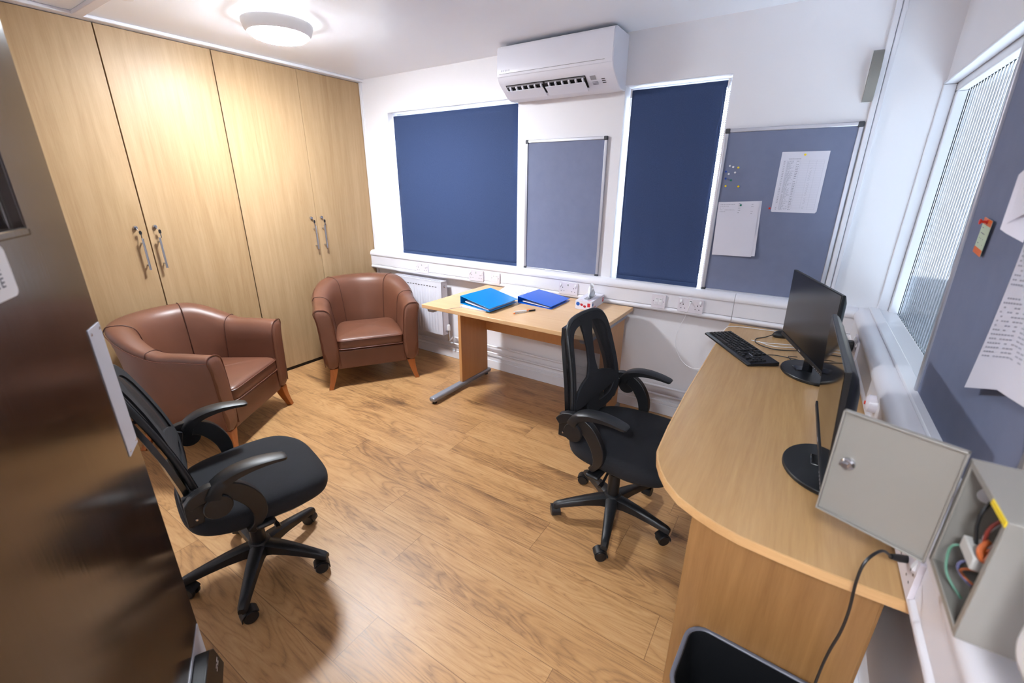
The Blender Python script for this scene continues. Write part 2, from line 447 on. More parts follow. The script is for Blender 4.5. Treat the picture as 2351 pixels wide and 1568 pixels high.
# ------------------------------------------------------------------ wardrobes
def handle_parts(door, hy, hz0, hz1, ky, kz, keyed, sw):
    h = MB(); h.tube([(.034, hy, hz0), (.034, hy, hz1)], .0062, 12)
    for z in (hz0+.028, hz1-.028): h.tube([(0, hy, z), (.034, hy, z)], .004, 8)
    h.build('handle', M['brushed'], door)
    l = MB(); mt = Matrix.Translation((0, ky, kz)) @ Matrix.Rotation(PI/2, 4, 'Y')
    l.lathe([(.013, 0), (.013, .004), (.010, .008), (.010, .013), (.0, .014)], 20, mt)
    l.box(.013, .022, ky-.0012, ky+.0012, kz-.008, kz+.006)
    l.build('lock', M['chrome'], door)
    k = MB(); yy = ky+.012*sw
    k.tube([(.022, ky, kz-.004), (.026, ky+.004*sw, kz-.014), (.026, yy, kz-.02)], .0012, 6, 1)
    k.prism([(yy-.006, kz-.04), (yy+.006, kz-.04), (yy+.0075, kz-.024), (yy+.003, kz-.016), (yy-.003, kz-.016), (yy-.0075, kz-.024)], .024, .028, 'x', 0)
    k.box(.0252, .0268, yy-.002, yy+.003, kz-.066, kz-.04, 1)
    k.build('key', [M['black'], M['chrome']], door)
def wardrobe(y0, ym, y1, label, gap, off0, off1, kz, y0g=0.0015, y1g=.0015):
    t = thing('wardrobe', label, 'wardrobe', (0, y0, 0))
    c = MB(); c.box(-.60, -.026, 0, .018, .03, 2.312); c.box(-.60, -.026, y1-y0-.018, y1-y0, .03, 2.312); c.box(-.60, -.026, 0.018, y1-y0-.018, 2.29, 2.312)
    c.box(-.60, -.026, 0.018, y1-y0-.018, .03, .05); c.box(-.60, -.59, .018, y1-y0-.018, .05, 2.29); c.box(-.5, -.026, .018, y1-y0-.018, 1.1, 1.118)
    c.build('carcass', M['hole'], t, smooth=0)
    MB().box(-.58, -.012, 0, y1-y0, 0, .03).build('plinth', M['hole'], t, smooth=0)
    for a, b, hy, ky, sw in ((y0+y0g, ym-gap/2, ym-off0, ym-off0-.012, 1), (ym+gap/2, y1-y1g, ym+off1, ym+off1+.0, 1)):
        d = MB().box(-.022, 0, a-y0, b-y0, .030, 2.311).build('door', M['ward'], t, bevel=.0015, smooth=0)
        handle_parts(d, hy-y0, .98, 1.172, ky-y0, kz, 1, sw)
    return t
wardrobe(-2.335, -1.751, -1.168, 'oak veneered double wardrobe nearest the dark door, behind the wide armchair', .006, .046, .043, 1.236)
wardrobe(-1.165, -.577, -.004, 'oak veneered double wardrobe in the corner beside the left window', .0035, .040, .044, 1.232)

# ------------------------------------------------------------------ roller blinds
def blind_thing(name, lab, x0, x1, z0, z1, chain_x):
    t = thing(name, lab, 'blind', (x0, .035, z0), group='navy roller blinds')
    W = x1-x0; Hh = z1-z0
    g = []
    for i in range(25):
        z = Hh*i/24
        g.append([(W*k/24, .003*math.sin(k*.9+i*.25)*(1-i/24)*.8, z) for k in range(25)])
    MB().grid(g).build('blind_fabric', M['blind'], t, solid=.0008)
    MB().grid([[(x, .0045, z) for x in (0, W)] for z in (0, Hh)]).build('bounce_backing', M['tissue'], t, smooth=0)  # unseen white layer added to bounce daylight onto frame and reveals
    MB().tube([(0, .018, Hh-.012), (W, .018, Hh-.012)], .017, 14).build('roller_tube', M['blind'], t)
    MB().box(-.0, W, -.004, .004, -.004, .024).build('bottom_bar', M['blind'], t, bevel=.003)
    for x in (-.012, W+.002): MB().box(x, x+.010, -.0, .045, Hh-.04, Hh+.012).build('bracket', M['whitep'], t, bevel=.003)
    if chain_x is not None:
        c = MB(); n = 95
        for dx in (0, .011):
            for i in range(n):
                z = -.0+Hh*.06+(Hh*.9)*i/n
                c.lathe([(.0, -.003), (.0026, -.0015), (.0026, .0015), (.0, .003)], 6, Matrix.Translation((chain_x-x0+dx, -.012, z)))
        c.build('bead_chain', M['grey'], t)
    return t
blind_thing('roller_blind', 'navy roller blind on the wide window beside the wardrobes', .352, 1.598, .90, 2.034, None)
blind_thing('roller_blind', 'tall narrow navy roller blind between the two grey pinboards', 2.413, 2.937, .902, 2.036, 2.948)

# ------------------------------------------------------------------ notice boards
def board(lab, x0, x1, z0, z1, loc=(0, 0, 0), rot=(0, 0, 0), y=-.0):
    """local: x right, z up, front at y = -.016"""
    t = thing('notice_board', lab, 'notice board', loc); t.rotation_euler = rot
    W, Hh = x1-x0, z1-z0; fw = .019
    MB().box(fw*.6, W-fw*.6, -.010, 0, fw*.6, Hh-fw*.6).build('felt_panel', M['felt'], t, smooth=0)
    for a in ((0.02, W-.02, 0, fw), (0.02, W-.02, Hh-fw, Hh), (0, fw, .02, Hh-.02), (W-fw, W, .02, Hh-.02)):
        horizontal = a[1]-a[0] > a[3]-a[2] if W != Hh else a[0] == .02
        p = MB().box(a[0], a[1], -.017, 0, a[2], a[3])
        p.build('frame_bar', M['alu'], t, bevel=.003)
    for cx, cz in ((0, 0), (W-.024, 0), (0, Hh-.024), (W-.024, Hh-.024)):
        MB().box(cx-.001, cx+.025, -.019, 0, cz-.001, cz+.025).build('corner_cap', M['darkgrey'], t, bevel=.005)
    return t
board('tall narrow empty grey pinboard between the two navy blinds', 1.696, 2.296, .898, 1.792, (1.696, 0, .898))
board('wide grey pinboard with two pinned papers above the sockets, right of the narrow blind', 2.973, 3.578, .898, 1.793, (2.973, 0, .898))
# leaning board in front of the reeded window
bl = .866; bh = 1.17
tilt = math.atan2(.022, 1.0)
rb = board('large grey pinboard propped over the reeded glass window on the right wall', 0, .74, 0, bh, (3.822, -1.155, bl), (-tilt*0, 0, -PI/2))
rb.rotation_euler = (0, 0, -PI/2)
# lean the top slightly into the room
rb.matrix_world = Matrix.Translation((3.826, -1.155, bl)) @ Matrix.Rotation(-tilt, 4, 'Y') @ Matrix.Rotation(-PI/2, 4, 'Z')
def rbp(y, z, off=.0):
    """point on the felt of the right board (world y, z) lifted off by off"""
    h = z-bl
    return Vector((3.826-math.tan(tilt)*h-.0105-off, y, z))

# pins
def pin_proto(mat):
    b = MB(); b.lathe([(.0, .0), (.0034, .0), (.0034, .0012), (.0020, .0024), (.0020, .0068), (.0042, .0086), (.0042, .0100), (.0, .0108)], 14)
    return b
def pin(x, z, mat, lab, group=None, loc=None, rot=None):
    o = pin_proto(mat).build('push_pin', M[mat], None, loc=loc or (x, -.0102, z), rot=rot or (PI/2, 0, 0))
    tag(o, lab, 'push pin', group); o.scale = (1.25, 1.25, 1.25); return o
G = 'loose push pins on the wide pinboard'
for x, z, m_, lab in ((3.024, 1.605, 'whitep', 'white push pin at the top left of the pin cluster on the wide pinboard'),
    (3.041, 1.600, 'whitep', 'white push pin in the top row of the cluster, next to the yellow pin'),
    (3.067, 1.596, 'yellow', 'yellow push pin at the top right of the pin cluster'),
    (3.008, 1.576, 'blue', 'upper of the two blue push pins at the left of the cluster'),
    (3.024, 1.564, 'whitep', 'white push pin in the second row of the cluster, beside the upper blue pin'),
    (3.055, 1.571, 'whitep', 'white push pin in the second row of the cluster, under the yellow pin'),
    (3.012, 1.540, 'blue', 'lower of the two blue push pins at the left of the cluster'),
    (3.041, 1.531, 'green', 'green push pin among the blue and white pins of the cluster'),
    (3.018, 1.501, 'yellow', 'yellow push pin at the bottom left of the pin cluster'),
    (3.083, 1.499, 'yellow', 'yellow push pin at the bottom right of the pin cluster')):
    pin(x, z, m_, lab, G)
pin(3.254, 1.389, 'redp', 'red push pin beside the lower corner of the printed table sheet')
pin(0, 0, 'yellow', 'yellow push pin holding the printed table sheet', loc=(3.366, -.0125, 1.653))
pin(0, 0, 'green', 'green push pin holding the handwritten sheets', loc=(3.112, -.0145, 1.401))

# papers
def textrow(b, x0, x1, z, h, y, mi, fill=.75):
    x = x0
    while x < x1:
        l = random.uniform(.003, .011); l = min(l, x1-x)
        if random.random() < fill: b.box(x, x+l*.85, y, y-.0001, z, z+h, mi)
        x += l+.001
def table_sheet():
    b = MB(); W, Hh = .207, .299
    b.prism([(.006, 0), (.2, 0), (.207, .008), (W, Hh), (0, Hh), (0, .004)], 0, -.0006, 'y')
    y = -.0007
    textrow(b, .035, .09, Hh-.036, .0028, y, 2, 1)
    xs = [.014, .030, .072, .090, .128, .160, .192]; zt, zb = Hh-.042, .018
    for x in xs: b.box(x, x+.0005, y, y-.0001, zb, zt, 1)
    z = zt; i = 0
    while z > zb:
        b.box(xs[0], xs[-1], y, y-.0001, z, z+.0004, 1)
        step = .0082
        for k in range(2):
            textrow(b, .032, .032+random.uniform(.015, .038), z-.0035-.0036*k, .0022, y, 1, .95)
        textrow(b, .017, .024, z-.005, .0022, y, 2, .9); textrow(b, .074, .086, z-.005, .0022, y, 2, .9)
        if 2 < i < 30 and random.random() < .75:
            b.tube([(.136, y, z-.005), (.139, y, z-.007), (.146, y, z-.001)], .0003, 4, 2)
        z -= step; i += 1
    return b
def hand_sheet():
    b = MB(); W, Hh = .208, .297
    g = [[(W*k/10, -.0008-.004*math.sin(k*.8+i*.6)**2*.4-.010*(1-i/10)**2*(k/10), Hh*i/10) for k in range(11)] for i in range(11)]
    b.grid(g)
    y = -.0032
    for r, (n, f) in enumerate(((.075, .9), (.045, .9), (.02, .9), (.075, .9), (.03, .9))):
        textrow(b, .012, .012+n, Hh-.014-.010*r, .0018, y, 1, f)
        textrow(b, .105, .118, Hh-.010-.012*r, .0018, y, 1, .8); textrow(b, .17, .18, Hh-.014-.012*r, .0018, y, 1, .8)
    return b
s = table_sheet().build('printed_sheet', [M['paper'], M['faint'], M['ink']], loc=(3.262, -.0112, 1.370), smooth=0)
tag(s, 'white sheet with a printed table and handwritten ticks on the wide pinboard', 'paper')
s2 = MB().grid([[(.208*k/6, -.0005-.012*(1-i/6)**2*(k/6), .297*i/6) for k in range(7)] for i in range(7)]).build('blank_sheet', M['paper'], loc=(3.019, -.0104, 1.118), rot=(0, rad(-3), 0))
tag(s2, 'blank white sheet tucked behind the handwritten sheet on the wide pinboard', 'paper')
s = hand_sheet().build('handwritten_sheet', [M['paper'], M['ink']], loc=(3.002, -.0118, 1.118), rot=(0, rad(-1.5), 0), smooth=50)
tag(s, 'white sheet with a few handwritten lines at the top, low on the wide pinboard', 'paper')

# train-ticket style card on the right board
def rb_obj(name, mb, mats, y, z, off, roll=0, **k):
    o = mb.build(name, mats, **k)
    p = rbp(y, z, off)
    o.matrix_world = Matrix.Translation(p) @ Matrix.Rotation(-tilt, 4, 'Y') @ Matrix.Rotation(-PI/2, 4, 'Z') @ Matrix.Rotation(roll, 4, 'Y')
    return o
b = MB(); b.prism(rrect(.066, .084, .004, 3), 0, -.0008, 'y', 0)
b.box(-.033, .033, -.0009, -.0010, .027, .042, 1); b.box(-.033, .033, -.0009, -.0010, -.042, -.027, 1)
for r in range(4): textrow(b, -.022, random.uniform(0, .02), .018-r*.012, .002, -.0009, 2)
o = rb_obj('travel_ticket', b, [M['palegreen'], M['orange'], M['ink']], -1.328, 1.387, .006, rad(6))
tag(o, 'small orange and pale green ticket pinned to the large right pinboard', 'ticket')
def rpin(y, z, lab, off=.008):
    o = pin_proto('redp').build('push_pin', M['redp'])
    o.matrix_world = Matrix.Translation(rbp(y, z, off)) @ Matrix.Rotation(-PI/2, 4, 'Y') @ Matrix.Scale(1.5, 4)
    tag(o, lab, 'push pin')
rpin(-1.330, 1.422, 'red push pin above the orange ticket on the right pinboard', .006)
rpin(-1.533, 1.432, 'red push pin at the top of the long curling notice', .012)
# long curling notice
b = MB(); g = []; W, Hh = .30, .36
for i in range(19):
    v = i/18
    row = []
    for k in range(13):
        u = k/12
        y = -1.575-W*u-.03*(1-v)**2*(1-u); z = 1.455-Hh*(1-v)+.04*(1-v)*(.5-abs(u-.5))+.06*(1-v)*u
        off = .004+.016*math.sin(PI*u)*.6+.02*(1-v)**2*(1-u)**2
        row.append(tuple(rbp(y, z, off)))
    g.append(row)
b.grid(g)
for r in range(30):
    v = .95-r*.026
    for seg in range(16):
        if random.random() < .3: continue
        u0 = .07+seg*.05; u1 = u0+.04
        def P(u, v, e):
            y = -1.575-W*u-.03*(1-v)**2*(1-u); z = 1.455-Hh*(1-v)+.04*(1-v)*(.5-abs(u-.5))+.06*(1-v)*u
            return tuple(rbp(y, z, e+.004+.016*math.sin(PI*u)*.6+.02*(1-v)**2*(1-u)**2))
        if 13 < r < 16: continue
        b.add([P(u0, v, .0008), P(u1, v, .0008), P(u1, v+.009, .0008), P(u0, v+.009, .0008)], [(0, 1, 2, 3)], 1)
tag(b.build('typed_notice', [M['paper'], M['faint']], smooth=60), 'long typed notice curling at its lower corner on the right pinboard', 'paper')
# upper sheet whose end curls out
b = MB(); g = []
for i in range(15):
    t = i/14
    ang = t*rad(200)
    y = -1.62+.14*t-.0; 
    off = .012+.045*math.sin(PI*t*.55)
    yy = -1.78+.20*math.sin(min(t, .8)/.8*PI/2)-(.03*(t-.8)/.2 if t > .8 else 0)
    off = .006+.05*t if t <= .8 else .046-.03*(t-.8)/.2
    g.append([tuple(rbp(yy, 1.60-.10*k/6-.10*t, off)) for k in range(7)])
b.grid(g)
tag(b.build('curled_notice', M['paper'], smooth=60), 'curled sheet sticking out above the long typed notice', 'paper')

# ------------------------------------------------------------------ sockets
def plate_mesh(W, Hh):
    return MB().prism(rrect(W, Hh, .004, 3), 0, -.009, 'y')
def socket2(lab, loc, rz=0, group='double sockets on the trunking', plug=False):
    t = thing('wall_socket', lab, 'socket', loc, rz, group)
    b = plate_mesh(.147, .086)
    for cx in (-.042, .042):
        b.box(cx-.0022, cx+.0022, -.0091, -.0093, .000, .009, 1)
        for dx in (-.011, .011): b.box(cx+dx-.003, cx+dx+.003, -.0091, -.0093, -.021, -.017, 1)
    for cx in (-.0605, .0605): b.lathe([(.0, 0), (.0026, 0), (.0026, .0002), (0, .0002)], 10, Matrix.Translation((cx, -.0091, .006)) @ Matrix.Rotation(PI/2, 4, 'X'), 1)
    b.build('faceplate', [M['plate'], M['hole']], t, bevel=.0015)
    for cx in (-.057, .057):
        s = MB(); s.add([(cx-.006, -.009, .016), (cx+.006, -.009, .016), (cx+.006, -.009, .036), (cx-.006, -.009, .036), (cx-.006, -.0145, .017), (cx+.006, -.0145, .017), (cx+.006, -.0105, .035), (cx-.006, -.0105, .035)],
            [(0, 3, 2, 1), (4, 5, 6, 7), (0, 1, 5, 4), (1, 2, 6, 5), (2, 3, 7, 6), (3, 0, 4, 7)])
        s.build('rocker_switch', M['whitep'], t, bevel=.001)
    u = MB().box(-.009, .009, -.0092, -.0098, .016, .034, 0)
    u.box(-.006, .006, -.0098, -.01, .027, .0305, 1); u.box(-.006, .006, -.0098, -.01, .0195, .023, 1)
    u.build('usb_port', [M['whitep'], M['hole']], t, smooth=0)
    return t
def data_socket(lab, loc, rz=0):
    t = thing('data_socket', lab, 'socket', loc, rz, 'square data sockets on the trunking')
    b = plate_mesh(.087, .086)
    for cx in (-.032, .032): b.lathe([(.0, 0), (.0026, 0), (.0026, .0002), (0, .0002)], 10, Matrix.Translation((cx, -.0091, .0)) @ Matrix.Rotation(PI/2, 4, 'X'), 1)
    b.build('faceplate', [M['plate'], M['hole']], t, bevel=.0015)
    for cx in (-.0125, .0125):
        m_ = MB().box(cx-.0115, cx+.0115, -.009, -.0108, -.02, .022)
        m_.box(cx-.007, cx+.007, -.0108, -.0112, -.016, -.003, 1)
        for dx in (-.0035, .0015): m_.box(cx+dx, cx+dx+.0025, -.0108, -.0110, .013, .018, 2)
        m_.build('data_module', [M['whitep'], M['plate'], M['inkdark']], t, bevel=.0008)
    return t
ty = -.0565; zc = .805
socket2('white double wall socket above the radiator, leftmost on the trunking', (.672, ty, zc))
socket2('white double wall socket above the left back corner of the small desk', (1.273, ty, zc))
data_socket('square data socket beside the double socket behind the light blue folder', (1.463, ty, zc))
socket2('white double wall socket between the dark blue folder and the tissue box', (2.100, ty, zc))
data_socket('square data socket on the trunking left of the plugged in white cable', (2.740, ty, zc))
s6 = socket2('white double wall socket with a white cable plugged into its middle', (2.934, ty, zc))
tx = XR-.091
socket2('white double wall socket on the right trunking behind the two monitors', (tx, -.40, zc), -PI/2)
socket2('white double wall socket on the right trunking below the grey box, black cable plugged in', (tx, -1.848, zc), -PI/2)
# white usb cable to the big desk
def cable(name, pts, r, mat, lab, n=8, plug=None):
    t = thing(name, lab, 'cable', pts[0])
    o = Vector(pts[0]); P = [Vector(p)-o for p in pts]
    MB().tube(crom(P, n), r, 8).build('lead', M[mat], t)
    if plug: plug(t)
    return t
def usbplug(t):
    MB().box(-.006, .006, -.020, .0, -.004, .004).build('plug', M['whitep'], t, bevel=.0015)
cable('usb_cable', [(2.934, -.072, .828), (2.932, -.092, .80), (2.918, -.09, .74), (2.885, -.085, .64), (2.885, -.09, .55), (2.925, -.10, .47), (2.99, -.12, .43), (3.07, -.13, .44), (3.20, -.12, .50)], .0018, 'whitep', 'thin white cable hanging from the socket down behind the large desk', plug=lambda t: MB().box(-.006, .006, .0, .012, -.004, .004).build('plug', M['whitep'], t, bevel=.0015))

# ------------------------------------------------------------------ radiator and pipes
t = thing('radiator', 'white panel radiator under the trunking beside the armchair', 'radiator', (.34, -.04, .243))
W, Hh = .603, .477
b = MB()
g = []
xs = []
n = 17; pit = (W-.05)/n
prof = [(0, 0), (.02, 0)]
for i in range(n):
    a = .025+i*pit
    prof += [(a, 0), (a+.004, -.006), (a+pit*.55, -.006), (a+pit*.55+.004, 0)]
prof += [(W, 0)]
b.grid([[(x, -.085+(-0.0 if z in (0, Hh) else y), z) for x, y in prof] for z in (0, .02, .045, Hh-.075, Hh-.05, Hh-.02)])
# flatten the first and last rows
pp = MB()
rows = []
for z, k in ((0.004, 0), (.03, 0), (.05, 1), (Hh-.085, 1), (Hh-.065, 0), (Hh-.006, 0)):
    rows.append([(x, -.085+y*k, z) for x, y in prof])
pp.grid(rows); pp.box(.0, W, -.083, -.078, .004, Hh-.008)
for i in range(16): pp.box(.035+i*.033, .055+i*.033, -.0862, -.0855, Hh-.052, Hh-.046, 1)
pp.build('front_panel', [M['tray'], M['hole']], t, smooth=40)
MB().box(0.005, W-.005, -.03, -.02, .004, Hh-.008).build('back_panel', M['tray'], t, bevel=.003)
cp = MB()
for i in range(40): cp.box(.01+i*.0146, .012+i*.0146, -.077, -.03, .03, Hh-.03)
cp.build('convector_fins', M['tray'], t, smooth=0)
tg = MB().box(0, W, -.086, -.01, Hh-.004, Hh)
for i in range(36): tg.box(.02+i*.0157, .028+i*.0157, -.075, -.025, Hh, Hh+.0006, 1)
tg.build('top_grille', [M['tray'], M['grey']], t, smooth=0)
for x in (0, W-.003): MB().box(x, x+.003, -.086, -.01, 0, Hh).build('side_cover', M['tray'], t, bevel=.001)
MB().lathe([(.0, 0), (.011, 0), (.011, .006), (.006, .010), (.0, .010)], 14, Matrix.Translation((W, -.045, Hh-.045)) @ Matrix.Rotation(PI/2, 4, 'Y')).build('bleed_plug', M['chrome'], t)
v = MB(); v.tube([(W, -.045, .03), (W+.03, -.045, .03)], .009, 10); v.tube([(W+.03, -.045, -.05), (W+.03, -.045, .045)], .009, 10)
vo = v.build('valve', M['chrome'], t)
MB().lathe([(.0, 0), (.013, 0), (.014, .03), (.011, .05), (0, .052)], 16, Matrix.Translation((W+.03, -.045, .045))).build('valve_cap', M['whitep'], vo)
for i, (z, y, lab) in enumerate(((.212, -.032, 'upper white heating pipe running along the back wall'), (.150, -.032, 'lower white heating pipe running along the back wall'))):
    x0 = .975
    b = MB().tube([(x0 if i == 0 else .05, y, z), (XR-.03, y, z)], .0085, 10)
    if i == 0: b.tube([(x0, y, z), (x0, -.06, z-.01), (x0-.002, -.085, z-.02)], .0085, 10)
    tag(b.build('heating_pipe', M['gloss']), lab, 'pipe', 'heating pipes along the back wall')

# ------------------------------------------------------------------ air conditioner
t = thing('air_conditioner', 'white wall mounted air conditioner above the narrow pinboard', 'air conditioner', (1.600, 0, 2.03))
W = .780
# profile (y, z) of the case
prof = [(0, .0), (-.075, .0), (-.105, .012), (-.20, .078), (-.212, .092), (-.222, .115), (-.225, .15), (-.222, .262), (-.212, .278), (-.19, .288), (0, .288)]
b = MB(); b.prism(prof, 0, W, 'x', 0)
body = b.build('case', M['acwhite'], t, smooth=30, bevel=.006, bseg=3)
b = MB(); b.prism([(-.2245, .112), (-.2275, .118), (-.2285, .15), (-.2265, .262), (-.216, .280), (-.19, .2895), (-.05, .2895), (-.05, .286), (-.20, .27), (-.2215, .15)], .004, W-.004, 'x')
fp = b.build('front_panel', M['acwhite'], t, smooth=30, bevel=.003)
MB().box(.02, W-.05, -.2290, -.2283, .128, .1305).build('panel_groove', M['grey'], t, smooth=0)
# outlet on the sloping underside: local frame along the slope
p0, p1 = Vector((0, -.105, .012)), Vector((0, -.20, .078))
sl = (p1-p0).normalized(); nrm = Vector((0, -sl.z, sl.y)).normalized()
if nrm.z > 0: nrm = -nrm
def slope(x, s, o=0): q = p0+sl*s+nrm*o; return (x, q.y, q.z)
L = (p1-p0).length
b = MB(); b.add([slope(.045, .015, .0022), slope(.60, .015, .0022), slope(.60, L-.012, .0022), slope(.045, L-.012, .0022)], [(0, 1, 2, 3)])
b.build('air_outlet', M['hole'], t, smooth=0)
for xa, xb in ((.05, .315), (.33, .595)):
    b = MB()
    def fl(x, s, o): return slope(x, s, o)
    for (s0, s1, o0, o1, m_) in ((.0, .045, .012, .018, 0),):
        v = [fl(xa, s0, o0), fl(xb, s0, o0), fl(xb, s1+.030, o1), fl(xa, s1+.030, o1)]
        v2 = [tuple(Vector(q)+nrm*.003) for q in v]
        b.add(v+v2, [(0, 3, 2, 1), (4, 5, 6, 7), (0, 1, 5, 4), (1, 2, 6, 5), (2, 3, 7, 6), (3, 0, 4, 7)])
    f_ = b.build('louvre_flap', M['acwhite'], t, bevel=.001)
    for k in range(6):
        x = xa+.02+(xb-xa-.04)*k/5
        bb = MB(); bb.add([slope(x, .06, .003), slope(x+.010, .06, .003), slope(x+.010, .092, .003), slope(x, .092, .003), slope(x, .06, .016), slope(x+.010, .06, .016), slope(x+.010, .088, .012), slope(x, .088, .012)],
            [(0, 3, 2, 1), (4, 5, 6, 7), (0, 1, 5, 4), (1, 2, 6, 5), (2, 3, 7, 6), (3, 0, 4, 7)])
        bb.build('deflector_fin', M['acwhite'], f_, smooth=0)
    MB().add([slope(xa, L-.028, .0045), slope(xb, L-.028, .0045), slope(xb, L-.016, .0045), slope(xa, L-.016, .0045)], [(0, 1, 2, 3)]).build('inner_vane', M['grey'], f_, smooth=0)
b = MB()
for i in range(3):
    s0 = .035+i*.014; b.add([slope(.690, s0, .0016), slope(.712, s0, .0016), slope(.712, s0+.005, .0016), slope(.690, s0+.005, .0016)], [(0, 1, 2, 3)])
b.build('indicator_slot', M['hole'], t, smooth=0)
b = MB(); b.add([slope(.625, .065, .0016), slope(.660, .065, .0016), slope(.660, .095, .0016), slope(.625, .095, .0016)], [(0, 1, 2, 3)], 0)
for i in range(3): b.add([slope(.63, .03+i*.009, .0016), slope(.665, .03+i*.009, .0016), slope(.665, .034+i*.009, .0016), slope(.63, .034+i*.009, .0016)], [(0, 1, 2, 3)], 1)
b.build('rating_label', [M['grey'], M['ink']], t, smooth=0)
b = MB()
for i, w_ in enumerate((.010, .008, .012, .008, .008)): b.box(.035+i*.014, .035+i*.014+w_, -.2288, -.2291, .140, .150)
b.build('badge', plain('badge_grey', srgb(196, 196, 208), .3), t, smooth=0)

# ------------------------------------------------------------------ ceiling light, smoke detector, wall sounder
t = thing('ceiling_light', 'round white ceiling light with glowing diffuser near the wardrobes', 'ceiling light', (.835, -1.20, H))
fl_ = Matrix.Rotation(PI, 4, 'X')
MB().lathe([(.02, 0), (.162, .0), (.162, .014), (.02, .014)], 48, fl_).build('halo_ring', emis('halo', (.92, .96, 1, 1), 60), t)
MB().lathe([(.02, .014), (.172, .014), (.178, .020), (.177, .030), (.166, .060), (.154, .073), (.141, .0745), (.141, .06), (.02, .06)], 64, fl_).build('housing', emis('opal_housing', (.9, .93, 1, 1), .08), t)
MB().lathe([(.14, .062), (.141, .079), (.134, .088), (.11, .096), (.06, .101), (.0, .102)], 64, fl_).build('diffuser', M['lamp'], t)
CL = t
t = thing('smoke_detector', 'small white smoke detector on the ceiling near the wardrobes', 'smoke detector', (.625, -1.80, H))
MB().lathe([(0, 0), (.052, 0), (.052, .012), (.046, .022), (0, .022)], 32, fl_).build('base', M['whitep'], t)
MB().lathe([(0, .022), (.036, .022), (.036, .034), (.030, .042), (0, .044)], 32, fl_).build('sensing_chamber', M['whitep'], t)
t = thing('wall_sounder', 'grey curved alarm sounder high beside the back right corner', 'alarm', (3.545, 0, 1.875))
pr = [(0, 0), (-.012, 0)]
for k in range(13): a = k/12; pr.append((-.020-.045*math.sin(PI*a)**.8, .004+.202*a))
pr += [(-.012, .21), (0, .21)]
MB().prism(pr, .0, .040, 'x').build('housing', plain('sounder_grey', srgb(134, 131, 126), .5), t, smooth=50)
MB().box(-.004, .042, -.010, 0, -.003, .213).build('back_plate', M['whitep'], t, bevel=.002)
# ------------------------------------------------------------------ small desk
dz = .742
t = thing('desk', 'small beech desk with grey T feet under the window blinds', 'desk', (1.378, -.80, 0))
W, Dp = 1.205, .735
MB().box(0, W, 0, Dp, dz-.025, dz).build('desktop', M['beech'], t, bevel=.0025)
for x0 in (.026, W-.052):
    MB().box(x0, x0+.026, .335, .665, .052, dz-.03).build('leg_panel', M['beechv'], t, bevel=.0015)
    f = MB()
    prof = rrect(.058, .034, .014, 5)
    def bar(y0, y1, z, sc=1.0):
        rs = []
        for y, k in ((y0, .55), (y0+.004, .85), (y0+.012, 1), (y1-.012, 1), (y1-.004, .85), (y1, .55)):
            rs.append([(x0+.013+p[0]*k*sc, y, z+p[1]*k) for p in prof])
        return rs
    f.rings(bar(.0, .70, .035)); 
    fo = f.build('foot', M['silver'], t, smooth=50)
    g_ = MB()
    for y in (.03, .66): g_.lathe([(0, 0), (.016, 0), (.016, .018), (0, .018)], 16, Matrix.Translation((x0+.013, y, 0)))
    g_.build('levelling_glide', M['black'], fo)
    MB().rings(bar(.035, .66, dz-.043)).build('top_bar', M['silver'], t, smooth=50)
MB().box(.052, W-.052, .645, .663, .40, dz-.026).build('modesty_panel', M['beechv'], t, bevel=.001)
b = MB(); b.lathe([(.018, 0), (.026, 0), (.026, .003), (.018, .003)], 20, Matrix.Translation((.90, .645, .60)) @ Matrix.Rotation(PI/2, 4, 'X')); 
b.lathe([(0, 0), (.018, 0), (.018, .001), (0, .001)], 20, Matrix.Translation((.90, .645, .60)) @ Matrix.Rotation(PI/2, 4, 'X'))
b.build('cable_port', M['black'], t)

